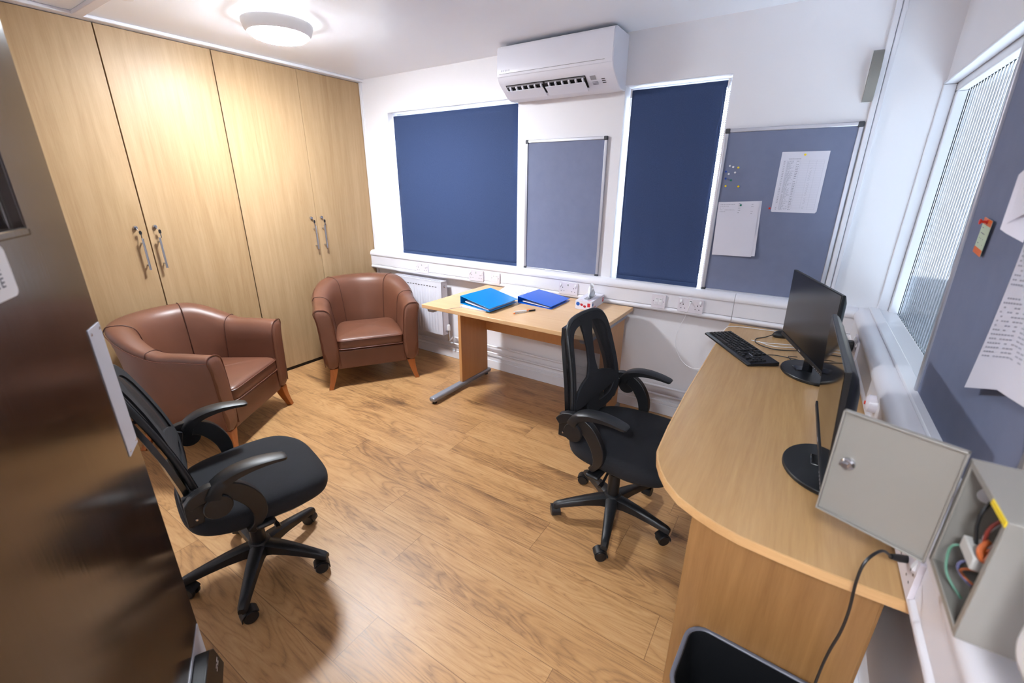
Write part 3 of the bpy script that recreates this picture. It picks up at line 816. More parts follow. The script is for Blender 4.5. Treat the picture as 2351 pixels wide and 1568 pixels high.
# lever arch folders
def folder(name, lab, mat, P, th_s, th_o, rz_pages=True):
    """P: four top-face plan corners  spineFront, spineBack, openBack, openFront (world x, y)"""
    o = Vector((P[0][0], P[0][1], dz)); t = thing(name, lab, 'folder', o)
    Q = [Vector((x, y, 0))-Vector((o.x, o.y, 0)) for x, y in P]
    zs = [th_s, th_s, th_o, th_o]; e = Vector((0, 0, .0025))
    top = [q+Vector((0, 0, z)) for q, z in zip(Q, zs)]
    b = MB(); b.add([p-e for p in top]+top, [(0, 3, 2, 1), (4, 5, 6, 7), (0, 1, 5, 4), (1, 2, 6, 5), (2, 3, 7, 6), (3, 0, 4, 7)])
    b.build('top_cover', M[mat], t, bevel=.0009)
    bot = [q+Vector((0, 0, .0005)) for q in Q]
    b = MB(); b.add(bot+[p+e for p in bot], [(0, 3, 2, 1), (4, 5, 6, 7), (0, 1, 5, 4), (1, 2, 6, 5), (2, 3, 7, 6), (3, 0, 4, 7)])
    b.build('bottom_cover', M[mat], t, bevel=.0009)
    d = (Q[3]-Q[0]).normalized()*.0025
    b = MB(); b.add([Q[0]+e*.2, Q[0]+d+e*.2, Q[1]+d+e*.2, Q[1]+e*.2, top[0], top[0]+d, top[1]+d, top[1]], [(0, 3, 2, 1), (4, 5, 6, 7), (0, 1, 5, 4), (1, 2, 6, 5), (2, 3, 7, 6), (3, 0, 4, 7)])
    sp = b.build('spine', M[mat], t, bevel=.0006)
    # pages
    def pt(u, v, z): # u along spine dir, v from spine
        a = Q[0].lerp(Q[1], u); c = Q[3].lerp(Q[2], u); p = a.lerp(c, v); return (p.x, p.y, z)
    b = MB(); g = []
    n = 9
    for k in range(n):
        z0 = .004+k*(th_o-.014)/n; 
        v1 = .93-.012*random.random(); u0 = .03+.008*random.random(); u1 = .965
        lift = .35*(th_s-th_o)
        b.add([pt(u0, .14, z0+lift*.9), pt(u1, .14, z0+lift*.9), pt(u1, v1, z0), pt(u0, v1, z0), pt(u0, .14, z0+lift*.9+.0022), pt(u1, .14, z0+lift*.9+.0022), pt(u1, v1, z0+.0022), pt(u0, v1, z0+.0022)],
              [(0, 3, 2, 1), (4, 5, 6, 7), (0, 1, 5, 4), (1, 2, 6, 5), (2, 3, 7, 6), (3, 0, 4, 7)])
    b.build('pages', M['paper'], t, smooth=0)
    r = MB()
    for u in (.36, .64):
        c = [pt(u, .10+.05*math.sin(PI*a/10), .006+(th_s-.016)*a/10) for a in range(11)]
        r.tube(c, .0016, 6)
    r.box(*(lambda q: (q[0]-.012, q[0]+.012))(pt(.5, .07, 0)), *(lambda q: (q[1]-.06, q[1]+.06))(pt(.5, .07, 0)), .003, .006)
    r.build('ring_mechanism', M['chrome'], t)
    return t
folder('ring_binder', 'light blue lever arch folder lying at the left on the small desk', 'cyan', [(1.606, -.668), (1.628, -.352), (1.902, -.420), (1.892, -.732)], .053, .022)
folder('ring_binder', 'dark blue folder lying between the light blue folder and the tissue box', 'royal', [(1.888, -.400), (1.902, -.130), (2.157, -.146), (2.160, -.426)], .046, .018)
# note pad with ribbon under the light blue folder
t = thing('notebook', 'thin grey notebook with dark ribbon sticking out beneath the light blue folder', 'notebook', (1.64, -.70, dz))
for o_ in [x for x in D.objects if x.name.startswith('ring_binder') and x.location.x < 1.7]: o_.location.z += .010
MB().box(.0, .21, -.015, .28, .0005, .0095).build('cover', M['paper'], t, bevel=.001)
MB().tube(crom([(.02, -.01, .006), (0, -.05, .004), (-.025, -.09, .0016), (-.035, -.125, .0016)], 5), .0022, 6, flat=(.3, 1)).build('ribbon', M['inkdark'], t)
# loose papers in a glossy sleeve leaning on the trunking
b = MB(); 
c0, c1, c2, c3 = Vector((1.60, -.33, dz+.001)), Vector((1.87, -.33, dz+.001)), Vector((1.86, -.068, dz+.034)), Vector((1.59, -.068, dz+.034))
g = [[tuple(c0.lerp(c3, i/6).lerp(c1.lerp(c2, i/6), k/6)+Vector((0, 0, -.010*math.sin(PI*i/6)))) for k in range(7)] for i in range(7)]
for r in g:
    for i_, p in enumerate(r): r[i_] = (p[0], p[1], max(p[2], dz+.001))
b.grid(g)
for r in range(9):
    u = .35+r*.06
    for k in range(6):
        if random.random() < .25: continue
        a = .5+k*.07
        q = [c0.lerp(c3, uu).lerp(c1.lerp(c2, uu), aa)+Vector((0, 0, max(-.010*math.sin(PI*uu), 0)+.0012)) for aa, uu in ((a, u), (a+.05, u), (a+.05, u+.012), (a, u+.012))]
        b.add([tuple(p) for p in q], [(0, 1, 2, 3)], 1)
M['sleeve'] = plain('glossy_paper', srgb(226, 226, 234), .12, spec=.6)
tag(b.build('document_sleeve', [M['sleeve'], M['ink']], smooth=60), 'glossy white papers leaning on the trunking between the blue folders', 'paper')
# pens
def pen(name, lab, p0, p1, cap, body, tip, capend=1):
    t = thing(name, lab, 'pen', p0); d = Vector(p1)-Vector(p0); L = d.length
    mt = Vector((0, 0, 1)).rotation_difference(d).to_matrix().to_4x4()
    MB().lathe([(0, 0), (.0008, .001), (.0035, .012), (.004, .014), (.004, L*.99), (0, L)], 12, mt).build('barrel', M[body], t)
    MB().lathe([(0, -.0012), (.001, .0), (.0036, .011), (.0041, .0145), (.0041, .016)], 12, mt).build('tip', M[tip], t)
    c = MB(); c.lathe([(.0, L*.72), (.0048, L*.72), (.0052, L*.74), (.0048, L+.001), (0, L+.002)], 12, mt); c.build('cap', M[cap], t)
pen('pen', 'slim pen with an orange tip and black cap on the small desk', (2.020, -.662, dz+.0052), (2.088, -.508, dz+.0052), 'black', 'clear', 'orange')
pen('pen', 'white pen with an orange cap beside the black capped pen', (2.000, -.622, dz+.0052), (2.070, -.523, dz+.0052), 'orange', 'whitep', 'whitep')
# tissue box
t = thing('tissue_box', 'white tissue box with red print and a pulled up tissue on the small desk', 'tissue box', (2.326, -.188, dz), rad(4))
b = MB(); b.box(-.056, .056, -.125, .125, .0005, .058)
b.build('carton', M['paper'], t, bevel=.0015)
p = MB()
p.lathe([(0, 0), (.0125, 0), (.0125, .0003), (0, .0003)], 20, Matrix.Translation((-.038, -.1251, .036)) @ Matrix.Rotation(PI/2, 4, 'X'), 0)
p.box(.026, .045, -.1251, -.1255, .022, .046, 1)
for cx, cz, r in ((-.012, .032, .0085), (-.017, .035, .006), (.009, .023, .0085), (.004, .024, .006)): p.lathe([(0, 0), (r, 0), (r, .0003), (0, .0003)], 14, Matrix.Translation((cx, -.1251, cz)) @ Matrix.Rotation(PI/2, 4, 'X'), 1)
for x, y, a in ((-.03, -.105, .3), (-.02, -.10, .1), (.02, -.10, -.2), (.03, -.105, .4), (.035, -.095, 0), (.027, -.092, .6)): p.box(x-.006, x+.006, y-.0022, y+.0022, .0581, .0584, 1)
for z in (.014, .022, .034): p.box(.0561, .0564, .085, .112, z, z+.008, 1)
for y in (-.09, -.075, -.06): p.box(.0561, .0564, y, y+.008, .008, .02, 1)
p.lathe([(0, 0), (.011, 0), (.011, .0003), (0, .0003)], 16, Matrix.Translation((.0561, -.107, .036)) @ Matrix.Rotation(PI/2, 4, 'Y'), 0)
p.build('printed_logos', [M['blueprint'], M['red']], t, smooth=0)['kind'] = 'stuff'
MB().prism(rrect(.04, .16, .018, 6), .0583, .0588, 'z').build('slot', M['grey'], t, smooth=0)
g = []
for i in range(12):
    z = .055+.085*i/11; w_ = .045+.025*math.sin(i*.45)-.045*(i/11)**2
    g.append([(.012*math.sin(k*.7+i*.4)+.03*(i/11)**1.5*(.3)+.004*math.sin(k*2.1), -.02+w_*(k/10-.5)*1.8+.02*i/11, z+.012*math.sin(k*.9)*(i/11)) for k in range(11)])
MB().grid(g).build('tissue', M['tissue'], t, smooth=80, solid=.0006)

# ------------------------------------------------------------------ large desk
E_ = [(3.173, -.066), (3.166, -.55), (3.170, -1.19), (3.179, -1.48), (3.189, -1.640), (3.203, -1.690), (3.224, -1.735), (3.252, -1.780), (3.296, -1.826), (3.345, -1.853), (3.395, -1.873), (3.446, -1.886), (3.53, -1.893), (3.61, -1.896), (3.70, -1.895), (3.80, -1.893)]
poly = E_+[(3.80, -.066)]
t = thing('large_desk', 'large oak worktop with a rounded corner against the right wall', 'desk', (3.3, -1.76, 0))
o0 = Vector((3.3, -1.76))
pl = [(x-o0.x, y-o0.y) for x, y in poly]
MB().prism(pl, .7125, .7365, 'z').build('worktop', M['oak'], t, smooth=20, bevel=.0015)
# lipping follows the exposed edge
b = MB(); inner = []; n = len(E_)
rs = []
for i, (x, y) in enumerate(E_):
    a = Vector(E_[max(i-1, 0)]); c = Vector(E_[min(i+1, n-1)]); d = (c-a).normalized(); nr = Vector((d.y, -d.x))  # outward
    if nr.x > 0 and nr.y > 0: nr = -nr
    q = Vector((x, y))-o0
    if i in (0,): nr = Vector((-1, 0))
    if i == n-1: nr = Vector((0, -1))
    rs.append([(q.x-nr.x*.0005, q.y-nr.y*.0005, .7125), (q.x+nr.x*.004, q.y+nr.y*.004, .7125), (q.x+nr.x*.0055, q.y+nr.y*.0055, .725), (q.x+nr.x*.004, q.y+nr.y*.004, .7368), (q.x-nr.x*.0005, q.y-nr.y*.0005, .7368)])
b.rings(rs); b.build('edge_lipping', M['oakedge'], t, smooth=50)
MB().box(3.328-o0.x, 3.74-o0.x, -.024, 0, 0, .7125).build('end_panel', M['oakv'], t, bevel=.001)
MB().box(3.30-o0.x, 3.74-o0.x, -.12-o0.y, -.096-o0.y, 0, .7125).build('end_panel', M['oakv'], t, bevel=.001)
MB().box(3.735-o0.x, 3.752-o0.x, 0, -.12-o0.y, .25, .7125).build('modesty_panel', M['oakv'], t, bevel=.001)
TZ = .7372

# monitors
def monitor(lab, bx, by, bz, yaw, base, mat, lean=0):
    t = thing('monitor', lab, 'monitor', (bx, by, TZ), yaw)
    W, Hh = .536, .313; z0 = bz-TZ
    # local x along width, front is -y (screen faces -y)
    MB().box(-W/2, W/2, 0.0, .012, z0, z0+Hh).build('screen_frame', M['black'], t, bevel=.0015)
    MB().box(-W/2+.003, W/2-.003, -.0012, .001, z0+.016, z0+Hh-.003).build('screen', M[mat], t, smooth=0)
    c = MB(); c.box(-W/2+.002, W/2-.002, -.0045, .004, z0-.001, z0+.016); 
    co_ = c.build('chin', M['black'], t, bevel=.001)
    m_ = MB().box(-.012, .012, -.005, -.0046, z0+.005, z0+.011)
    m_.build('maker_mark', M['alu'], t, smooth=0)
    b = MB()
    for k in range(5): b.box(W/2-.10+.018*k, W/2-.092+.018*k, -.0050, -.0045, z0+.002, z0+.005)
    b.build('button', M['alu'], t, smooth=0)
    # back housing
    rs = []
    for y, k, kz in ((.010, 1, 1), (.016, .985, .985), (.030, .90, .86), (.042, .72, .62), (.046, .60, .48)):
        pr = rrect(W*k, Hh*kz, .012+.01*(1-k), 4, 0, z0+Hh*.5-.03*(1-kz))
        rs.append([(p[0], y, p[1]) for p in pr])
    MB().rings(rs).build('back_housing', M['black'], t, smooth=50)
    for ch in t.children:
        ch.rotation_euler = (lean, 0, 0); ch.location = (0, z0*math.sin(lean), z0*(1-math.cos(lean)))
    # neck and base
    bx_, by_ = base
    n_ = MB(); n_.box(-.035, .035, .034, .05, .012, z0+.12); n_.box(-.03, .03, -.01, .045, .012, .02)
    n_.build('neck', M['blackgloss'], t, bevel=.004)
    p = [(.136*math.cos(2*PI*k/48), .114*math.sin(2*PI*k/48)) for k in range(48)]
    rs = [[(x*s+bx_, y*s+by_, z) for x, y in p] for s, z in ((.97, 0), (1, .004), (1, .011), (.985, .014), (.5, .0155))]
    MB().rings(rs).build('base', M['black'], t, smooth=30)
    return t
def mon_at(lab, cx, cy, bz, yaw, mat, lean, base):
    return monitor(lab, cx, cy, bz, yaw, base, mat, lean)
a1 = rad(-72.6)
mon_at('black monitor at the far end of the large desk, screen facing the swivel chair', 3.519, -.698, .826, a1, 'screen', rad(1.6), (.012, .056))
a2 = rad(-89.0)
mon_at('black monitor seen edge on, nearest the open grey box', 3.585, -1.465, .812, a2, 'screen2', rad(4), (.025, .036))

# keyboard
t = thing('keyboard', 'black full size keyboard at the window end of the large desk', 'keyboard', (3.270, -.525, TZ), rad(-56.3))
KW, KD = .452, .142
b = MB()
prof = [(-KD/2, 0), (-KD/2, .008), (-KD/2+.016, .0125), (-KD/2+.018, .011), (KD/2-.012, .018), (KD/2-.006, .021), (KD/2, .019), (KD/2, 0)]
b.prism(prof, -KW/2, KW/2, 'x'); b.build('body', M['black'], t, bevel=.0015)
kp = .0191
def key(x, y, w_, d=1.0):
    z = .0135+(y+KD/2-.018)*.055
    a, c = w_*kp/2-.0012, d*kp*.96/2-.0012
    k = MB(); k.rings([[(x+sx*a, y+sy*c, z-.003) for sx, sy in ((-1, -1), (1, -1), (1, 1), (-1, 1))], [(x+sx*(a-.0022), y+sy*(c-.0018), z+.0045) for sx, sy in ((-1, -1), (1, -1), (1, 1), (-1, 1))]])
    k.build('keycap', M['black'], t, smooth=0)
x0 = -KW/2+.012; yr = [-KD/2+.030+i*.0186 for i in range(6)]
cnt = 0
rows = [[1.25, 1.25, 1.25, 6.25, 1.25, 1.25, 1.25, 1.25], [2.25]+[1]*10+[2.75], [1.75]+[1]*11+[2.25], [1.5]+[1]*12+[1.5], [1]*13+[2], None]
for r, row in enumerate(rows):
    if row is None:
        for k in range(13): key(x0+kp*(.5+k*1.12+(.35 if k > 4 else 0)*0+ (0.1*k)*0), yr[r]+.003, 1)
        for k in range(3): key(x0+kp*(15.75+k), yr[r]+.003, 1)
        continue
    x = 0
    for w_ in row: key(x0+kp*(x+w_/2), yr[r], w_); x += w_
for k in range(3): key(x0+kp*(15.75+k), yr[4], 1); key(x0+kp*(15.75+k), yr[3], 1); key(x0+kp*(15.75+k), yr[0], 1)
key(x0+kp*16.75, yr[1], 1)
for r in range(4):
    for k in range(3):
        if r == 0 and k == 1: continue
        key(x0+kp*(19.6+k)-(kp*.5 if (r == 0 and k == 0) else 0)*0, yr[r], 1)
MB().box(x0+kp*16.9, x0+kp*18.6, yr[2]-.003, yr[2]+.0, .0168, .0173).build('maker_mark', M['alu'], t, smooth=0)
# mouse half behind the far monitor
t = thing('mouse', 'black mouse partly behind the far monitor', 'mouse', (3.445, -.185, TZ), rad(35))
rs = []
for z, k in ((0, .93), (.006, 1), (.018, .96), (.027, .80), (.033, .55), (.036, .2)):
    rs.append([(.055*k*math.cos(2*PI*a/28), .031*k*math.sin(2*PI*a/28), z) for a in range(28)])
MB().rings(rs).build('body', M['black'], t, smooth=60)
MB().lathe([(0, -.003), (.008, -.003), (.008, .003), (0, .003)], 14, Matrix.Translation((.03, 0, .027)) @ Matrix.Rotation(PI/2, 4, 'X')).build('scroll_wheel', M['darkgrey'], t)
z = TZ+.003
cable('mouse_cable', [(3.40, -.225, z+.012), (3.37, -.25, z), (3.33, -.31, z), (3.34, -.39, z), (3.41, -.44, z), (3.48, -.42, z), (3.55, -.38, z)], .0024, 'black', 'black mouse cable looped on the desk in front of the far monitor')
cable('white_cable', [(3.155, -.20, z-.02), (3.178, -.165, z+.001), (3.25, -.125, z), (3.33, -.115, z), (3.42, -.105, z), (3.52, -.10, z)], .002, 'whitep', 'white cable running along the back edge of the large desk')
cable('white_cable', [(3.31, -.35, z), (3.36, -.36, z), (3.43, -.34, z), (3.55, -.30, z)], .0018, 'whitep', 'upper of two white leads crossing the mouse cable loop')
cable('white_cable', [(3.345, -.365, z+.004), (3.40, -.39, z), (3.46, -.38, z), (3.55, -.34, z)], .0018, 'whitep', 'lower of two white leads crossing the mouse cable loop')
cable('keyboard_cable', [(3.385, -.56, z), (3.43, -.53, z), (3.50, -.535, z), (3.56, -.55, z), (3.66, -.56, z), (3.72, -.53, z)], .002, 'black', 'thin black cable leaving the keyboard behind the far monitor')
cable('monitor_cable', [(3.53, -.60, z), (3.50, -.565, z), (3.485, -.53, z+.006), (3.52, -.50, z)], .0018, 'black', 'short bent black lead under the far monitor')
cable('power_lead', [(3.60, -.50, z+.002), (3.64, -.47, z+.006), (3.68, -.44, z+.02), (3.715, -.42, z+.055)], .006, 'black', 'thick black power lead from the far monitor to the wall socket')
t = thing('power_plug', 'black three pin plug in the right wall socket behind the monitors', 'plug', (tx-.010, -.36, .795))
MB().prism(rrect(.048, .05, .012, 5), 0, -.030, 'x').build('plug_body', M['black'], t, bevel=.004)
# round fused outlet on the right trunking
t = thing('wall_outlet', 'small round outlet with a red mark on the right trunking by the grey box', 'socket', (tx, -1.13, .83))
MB().lathe([(0, 0), (.030, 0), (.028, .022), (.02, .028), (0, .028)], 28, Matrix.Rotation(-PI/2, 4, 'Y')).build('cover', M['plate'], t)
MB().lathe([(0, .028), (.006, .028), (.006, .031), (0, .031)], 14, Matrix.Rotation(-PI/2, 4, 'Y')).build('red_mark', M['redp'], t)
# black cable from the near socket
cable('charging_cable', [(3.700, -1.878, .813), (3.676, -1.912, .842), (3.652, -1.945, .832), (3.647, -1.952, .787), (3.652, -1.95, .71), (3.651, -1.95, .65), (3.644, -1.95, .58), (3.641, -1.95, .488), (3.630, -2.015, .38), (3.612, -2.042, .20), (3.60, -2.045, .010), (3.62, -2.00, .004)], .0028, 'black', 'black cable arching from the wall socket over the desk edge to the floor',
      plug=lambda t: MB().tube([(0, 0, 0), (.014, .010, -.005), (.030, .020, -.008)], [.005, .0075, .0075], 10).build('plug', M['black'], t))

# ------------------------------------------------------------------ waste bin
t = thing('waste_bin', 'black rectangular waste bin with a grey rim at the end of the large desk', 'bin', (3.545, -1.905, 0), rad(-3))
def ringz(w_, d, r, z): return [(x, y, z) for x, y in rrect(w_, d, r, 6)]
W_, D_ = .352, .222
b = MB(); b.rings([ringz(W_*.74, D_*.74, .035, 0), ringz(W_*.97, D_*.96, .045, .30), ringz(W_*.955, D_*.935, .043, .30), ringz(W_*.80, D_*.80, .04, .12), ringz(W_*.74, D_*.72, .033, .006)])
b.build('bin_body', M['black'], t, smooth=50)
rs = []
for w2, z in ((0.0, .292), (.012, .292), (.016, .298), (.014, .304), (.004, .305), (-.006, .303), (-.008, .296)):
    rs.append(ringz(W_+w2-.004, D_+w2-.004, .05+w2/2, z))
b = MB(); b.rings(rs, cap=False, loop=True); b.build('rim', M['rimgrey'], t, smooth=60)
MB().tube([(-.10, .045, .10), (.12, .045, .10)], .006, 8).build('inner_ridge', M['darkgrey'], t)

# ------------------------------------------------------------------ grey control box on the right wall
t = thing('control_box', 'open grey metal wiring box on the right wall beside the large pinboard', 'control box', (XR, -2.035, .945))
d, L_, Hh = .13, .155, .186
b = MB(); th = .003
b.box(-th, 0, -L_, 0, 0, Hh); b.box(-d, -th, -th, 0, 0, Hh); b.box(-d, -th, -L_, -L_+th, 0, Hh); b.box(-d, -th, -L_+th, -th, 0, th); b.box(-d, -th, -L_+th, -th, Hh-th, Hh)
b.box(-d-.001, -d+.002, -.012, 0, 0, Hh); b.box(-d-.001, -d+.002, -L_, -L_+.010, 0, Hh); b.box(-d-.001, -d+.002, -L_+.01, -.012, 0, .010); b.box(-d-.001, -d+.002, -L_+.01, -.012, Hh-.010, Hh)
b.build('enclosure', M['greybox'], t, bevel=.001)
# open lid: hinge at far front edge, swings into the room
lid = D.objects.new('lid_mount', None)
az = rad(158)
mt = Matrix.Translation((-d-.002, .001, 0)) @ Matrix.Rotation(az, 4, 'Z')
b = MB(); LW, LH = .156, .204; z0 = -.009
b.box(0, LW, -.0015, .0015, z0, z0+LH, 0, mt); 
for x in (0.0, LW-.003): b.box(x, x+.003, -.0, .009, z0, z0+LH, 0, mt)
for zz in (z0, z0+LH-.003): b.box(0, LW, -.0, .009, zz, zz+.003, 0, mt)
lo = b.build('lid', M['greybox'], t, bevel=.0008)
b = MB(); mk = mt @ Matrix.Translation((LW-.026, .0015, .100)) @ Matrix.Rotation(-PI/2, 4, 'X')
b.lathe([(0, 0), (.011, 0), (.011, .006), (.008, .009), (0, .009)], 18, mk); b.box(-.003, .010, -.003, .003, .008, .012, 0, mk)
b.build('lock', M['chrome'], lo)
# inside: terminal block, wires, label
MB().box(-.128, -.085, -.112, -.062, .078, .098).build('terminal_block', plain('block_grey', srgb(186, 184, 180), .4), t, bevel=.002)
MB().box(-.045, -.004, -.14, -.03, .02, .16).build('circuit_board', plain('circuit_grey', srgb(104, 102, 98), .4), t, bevel=.001)
def wire(name, pts, r, m_): MB().tube(crom(pts, 6), r*.68, 8).build(name, M[m_], t)
wire('black_wire', [(-.07, -.03, .182), (-.105, -.055, .172), (-.122, -.07, .15), (-.124, -.074, .125), (-.118, -.078, .095)], .0035, 'black')
wire('red_wire', [(-.06, -.08, .178), (-.10, -.095, .168), (-.120, -.10, .145), (-.122, -.102, .12), (-.115, -.10, .10)], .0032, 'wire_red')
wire('red_wire', [(-.05, -.10, .172), (-.10, -.115, .155), (-.118, -.118, .13), (-.116, -.112, .10)], .0026, 'wire_red')
wire('orange_wire', [(-.118, -.102, .122), (-.126, -.112, .112), (-.122, -.122, .104), (-.116, -.116, .116), (-.122, -.108, .108)], .0055, 'wire_orange')
wire('green_wire', [(-.110, -.060, .08), (-.128, -.050, .068), (-.130, -.052, .045), (-.126, -.064, .024), (-.11, -.08, .006)], .0026, 'wire_green')
wire('blue_wire', [(-.10, -.085, .078), (-.122, -.078, .066), (-.124, -.076, .050), (-.112, -.09, .040), (-.09, -.10, .034)], .0026, 'wire_blue')
wire('copper_wire', [(-.085, -.11, .085), (-.118, -.100, .072), (-.125, -.088, .058), (-.118, -.084, .046), (-.10, -.10, .04)], .0026, 'copper')
wire('black_wire', [(-.09, -.115, .085), (-.115, -.112, .06), (-.112, -.108, .035), (-.09, -.11, .01)], .003, 'black')
wire('white_wire', [(-.06, -.07, .165), (-.10, -.085, .155), (-.12, -.095, .13), (-.12, -.1, .11)], .0026, 'whitep')
MB().lathe([(0, 0), (.012, 0), (.012, .002), (0, .002)], 18, Matrix.Translation((-.10, -.0035, .135)) @ Matrix.Rotation(PI/2, 4, 'X')).build('earth_sticker', M['whitep'], t)
MB().box(-d-.0025, -d-.0012, -L_+.001, -L_+.05, Hh-.008, Hh-.0005).build('warning_strip', M['yellow'], t, smooth=0)
MB().box(-.075, -.055, -L_-.0008, -L_, .115, .13).build('printed_symbol', M['hole'], t, smooth=0)
# white rounded wall unit in front of it
t = thing('exit_button', 'blurred white rounded plastic unit on the wall in front of the grey box', 'switch', (XR, -2.350, 1.030))
MB().prism(rrect(.145, .15, .03, 6, 0, .075), 0, -.128, 'x').build('housing', M['whitep'], t, bevel=.012, bseg=4)

# ------------------------------------------------------------------ entrance door (open)
dv = Vector((math.cos(rad(152)), math.sin(rad(152)), 0)); latch = Vector((2.186, -2.578, 0))
DW = .83
door = D.objects.new('door_1', None)
# local: x from latch towards hinge, +y towards the camera side
mtx = Matrix.Translation(latch) @ Matrix.Rotation(rad(152-180), 4, 'Z')
# x axis = -dv ; y axis = rotated
Tt = .044
b = MB()
gx0, gx1, gz0, gz1 = .178, DW-.178, 1.412, 1.80
for a in ((0, gx0, 0.006, 2.03), (gx1, DW, .006, 2.03), (gx0, gx1, .006, gz0), (gx0, gx1, gz1, 2.03)): b.box(a[0], a[1], -Tt, 0, a[2], a[3])
door = b.build('door_1', M['doorwood'], smooth=0); door['kind'] = 'structure'
door.matrix_world = mtx
if (mtx.to_3x3() @ Vector((0, 1, 0))).dot(Vector((3.43, -2.85, 0))-latch) < 0: print('DOOR SIDE WRONG')
def dchild(name, mb, mats, **k):
    o = mb.build(name, mats, door, **k); return o
g = MB()
for a in ((gx0-.0, gx1, gz0, gz0+.014), (gx0, gx1, gz1-.014, gz1), (gx0, gx0+.014, gz0, gz1), (gx1-.014, gx1, gz0, gz1)): g.box(a[0], a[1], -.014, .004, a[2], a[3])
dchild('vision_panel_bead', g, M['doorwood'], bevel=.003)
dchild('vision_panel_glass', MB().box(gx0, gx1, -.026, -.020, gz0, gz1), M['glass'], smooth=0)
dchild('push_plate', MB().prism(rrect(.073, .302, .003, 2, .004+.0365, 1.061), .0, .0018, 'y'), M['satin'], bevel=.0005)
b = MB()
for x in (.014, .067):
    for z in (.922, 1.20): b.lathe([(0, 0), (.0035, 0), (.003, .0012), (0, .0014)], 10, Matrix.Translation((x, .0018, z)) @ Matrix.Rotation(-PI/2, 4, 'X'))
dchild('plate_screw', b, M['chrome'])
dchild('kick_plate', MB().box(.004, DW-.02, 0, .0016, .03, .306), M['satin'], smooth=0)
st = dchild('warning_sign', MB().prism(rrect(.30, .075, .012, 5, .283+.15, 1.37), .0, .0012, 'y'), M['whitep'], smooth=0)
b = MB()
for z in (1.375, 1.357):
    x = .315
    for k in range(7):
        # letter E shapes, mirrored for this face
        b.box(x+.008, x+.010, .0012, .0016, z-.007, z+.007)
        for dz_ in (-.007, -.001, .005): b.box(x, x+.009, .0012, .0016, z+dz_, z+dz_+.002)
        x += .017
b.build('sign_lettering', M['inkdark'], st, smooth=0)
h = dchild('door_holder', MB().prism([(.012, .132), (.215, .120), (.225, .135), (.225, .285), (.215, .295), (.100, .295), (.062, .254)], .0016, .036, 'y'), M['black'], bevel=.004, bseg=3)
hm = MB()
for x, z in ((.062, .214), (.062, .200), (.082, .214), (.082, .202)): hm.box(x, x+.014, .0362, .0366, z, z+(.005 if x < .07 else .003))
hm.build('holder_mark', M['whitep'], h, smooth=0)
hg = MB()
for z in (.2, 1.0, 1.8): hg.tube([(DW+.004, .004, z-.05), (DW+.004, .004, z+.05)], .007, 10)
dchild('hinge', hg, M['brushed'])
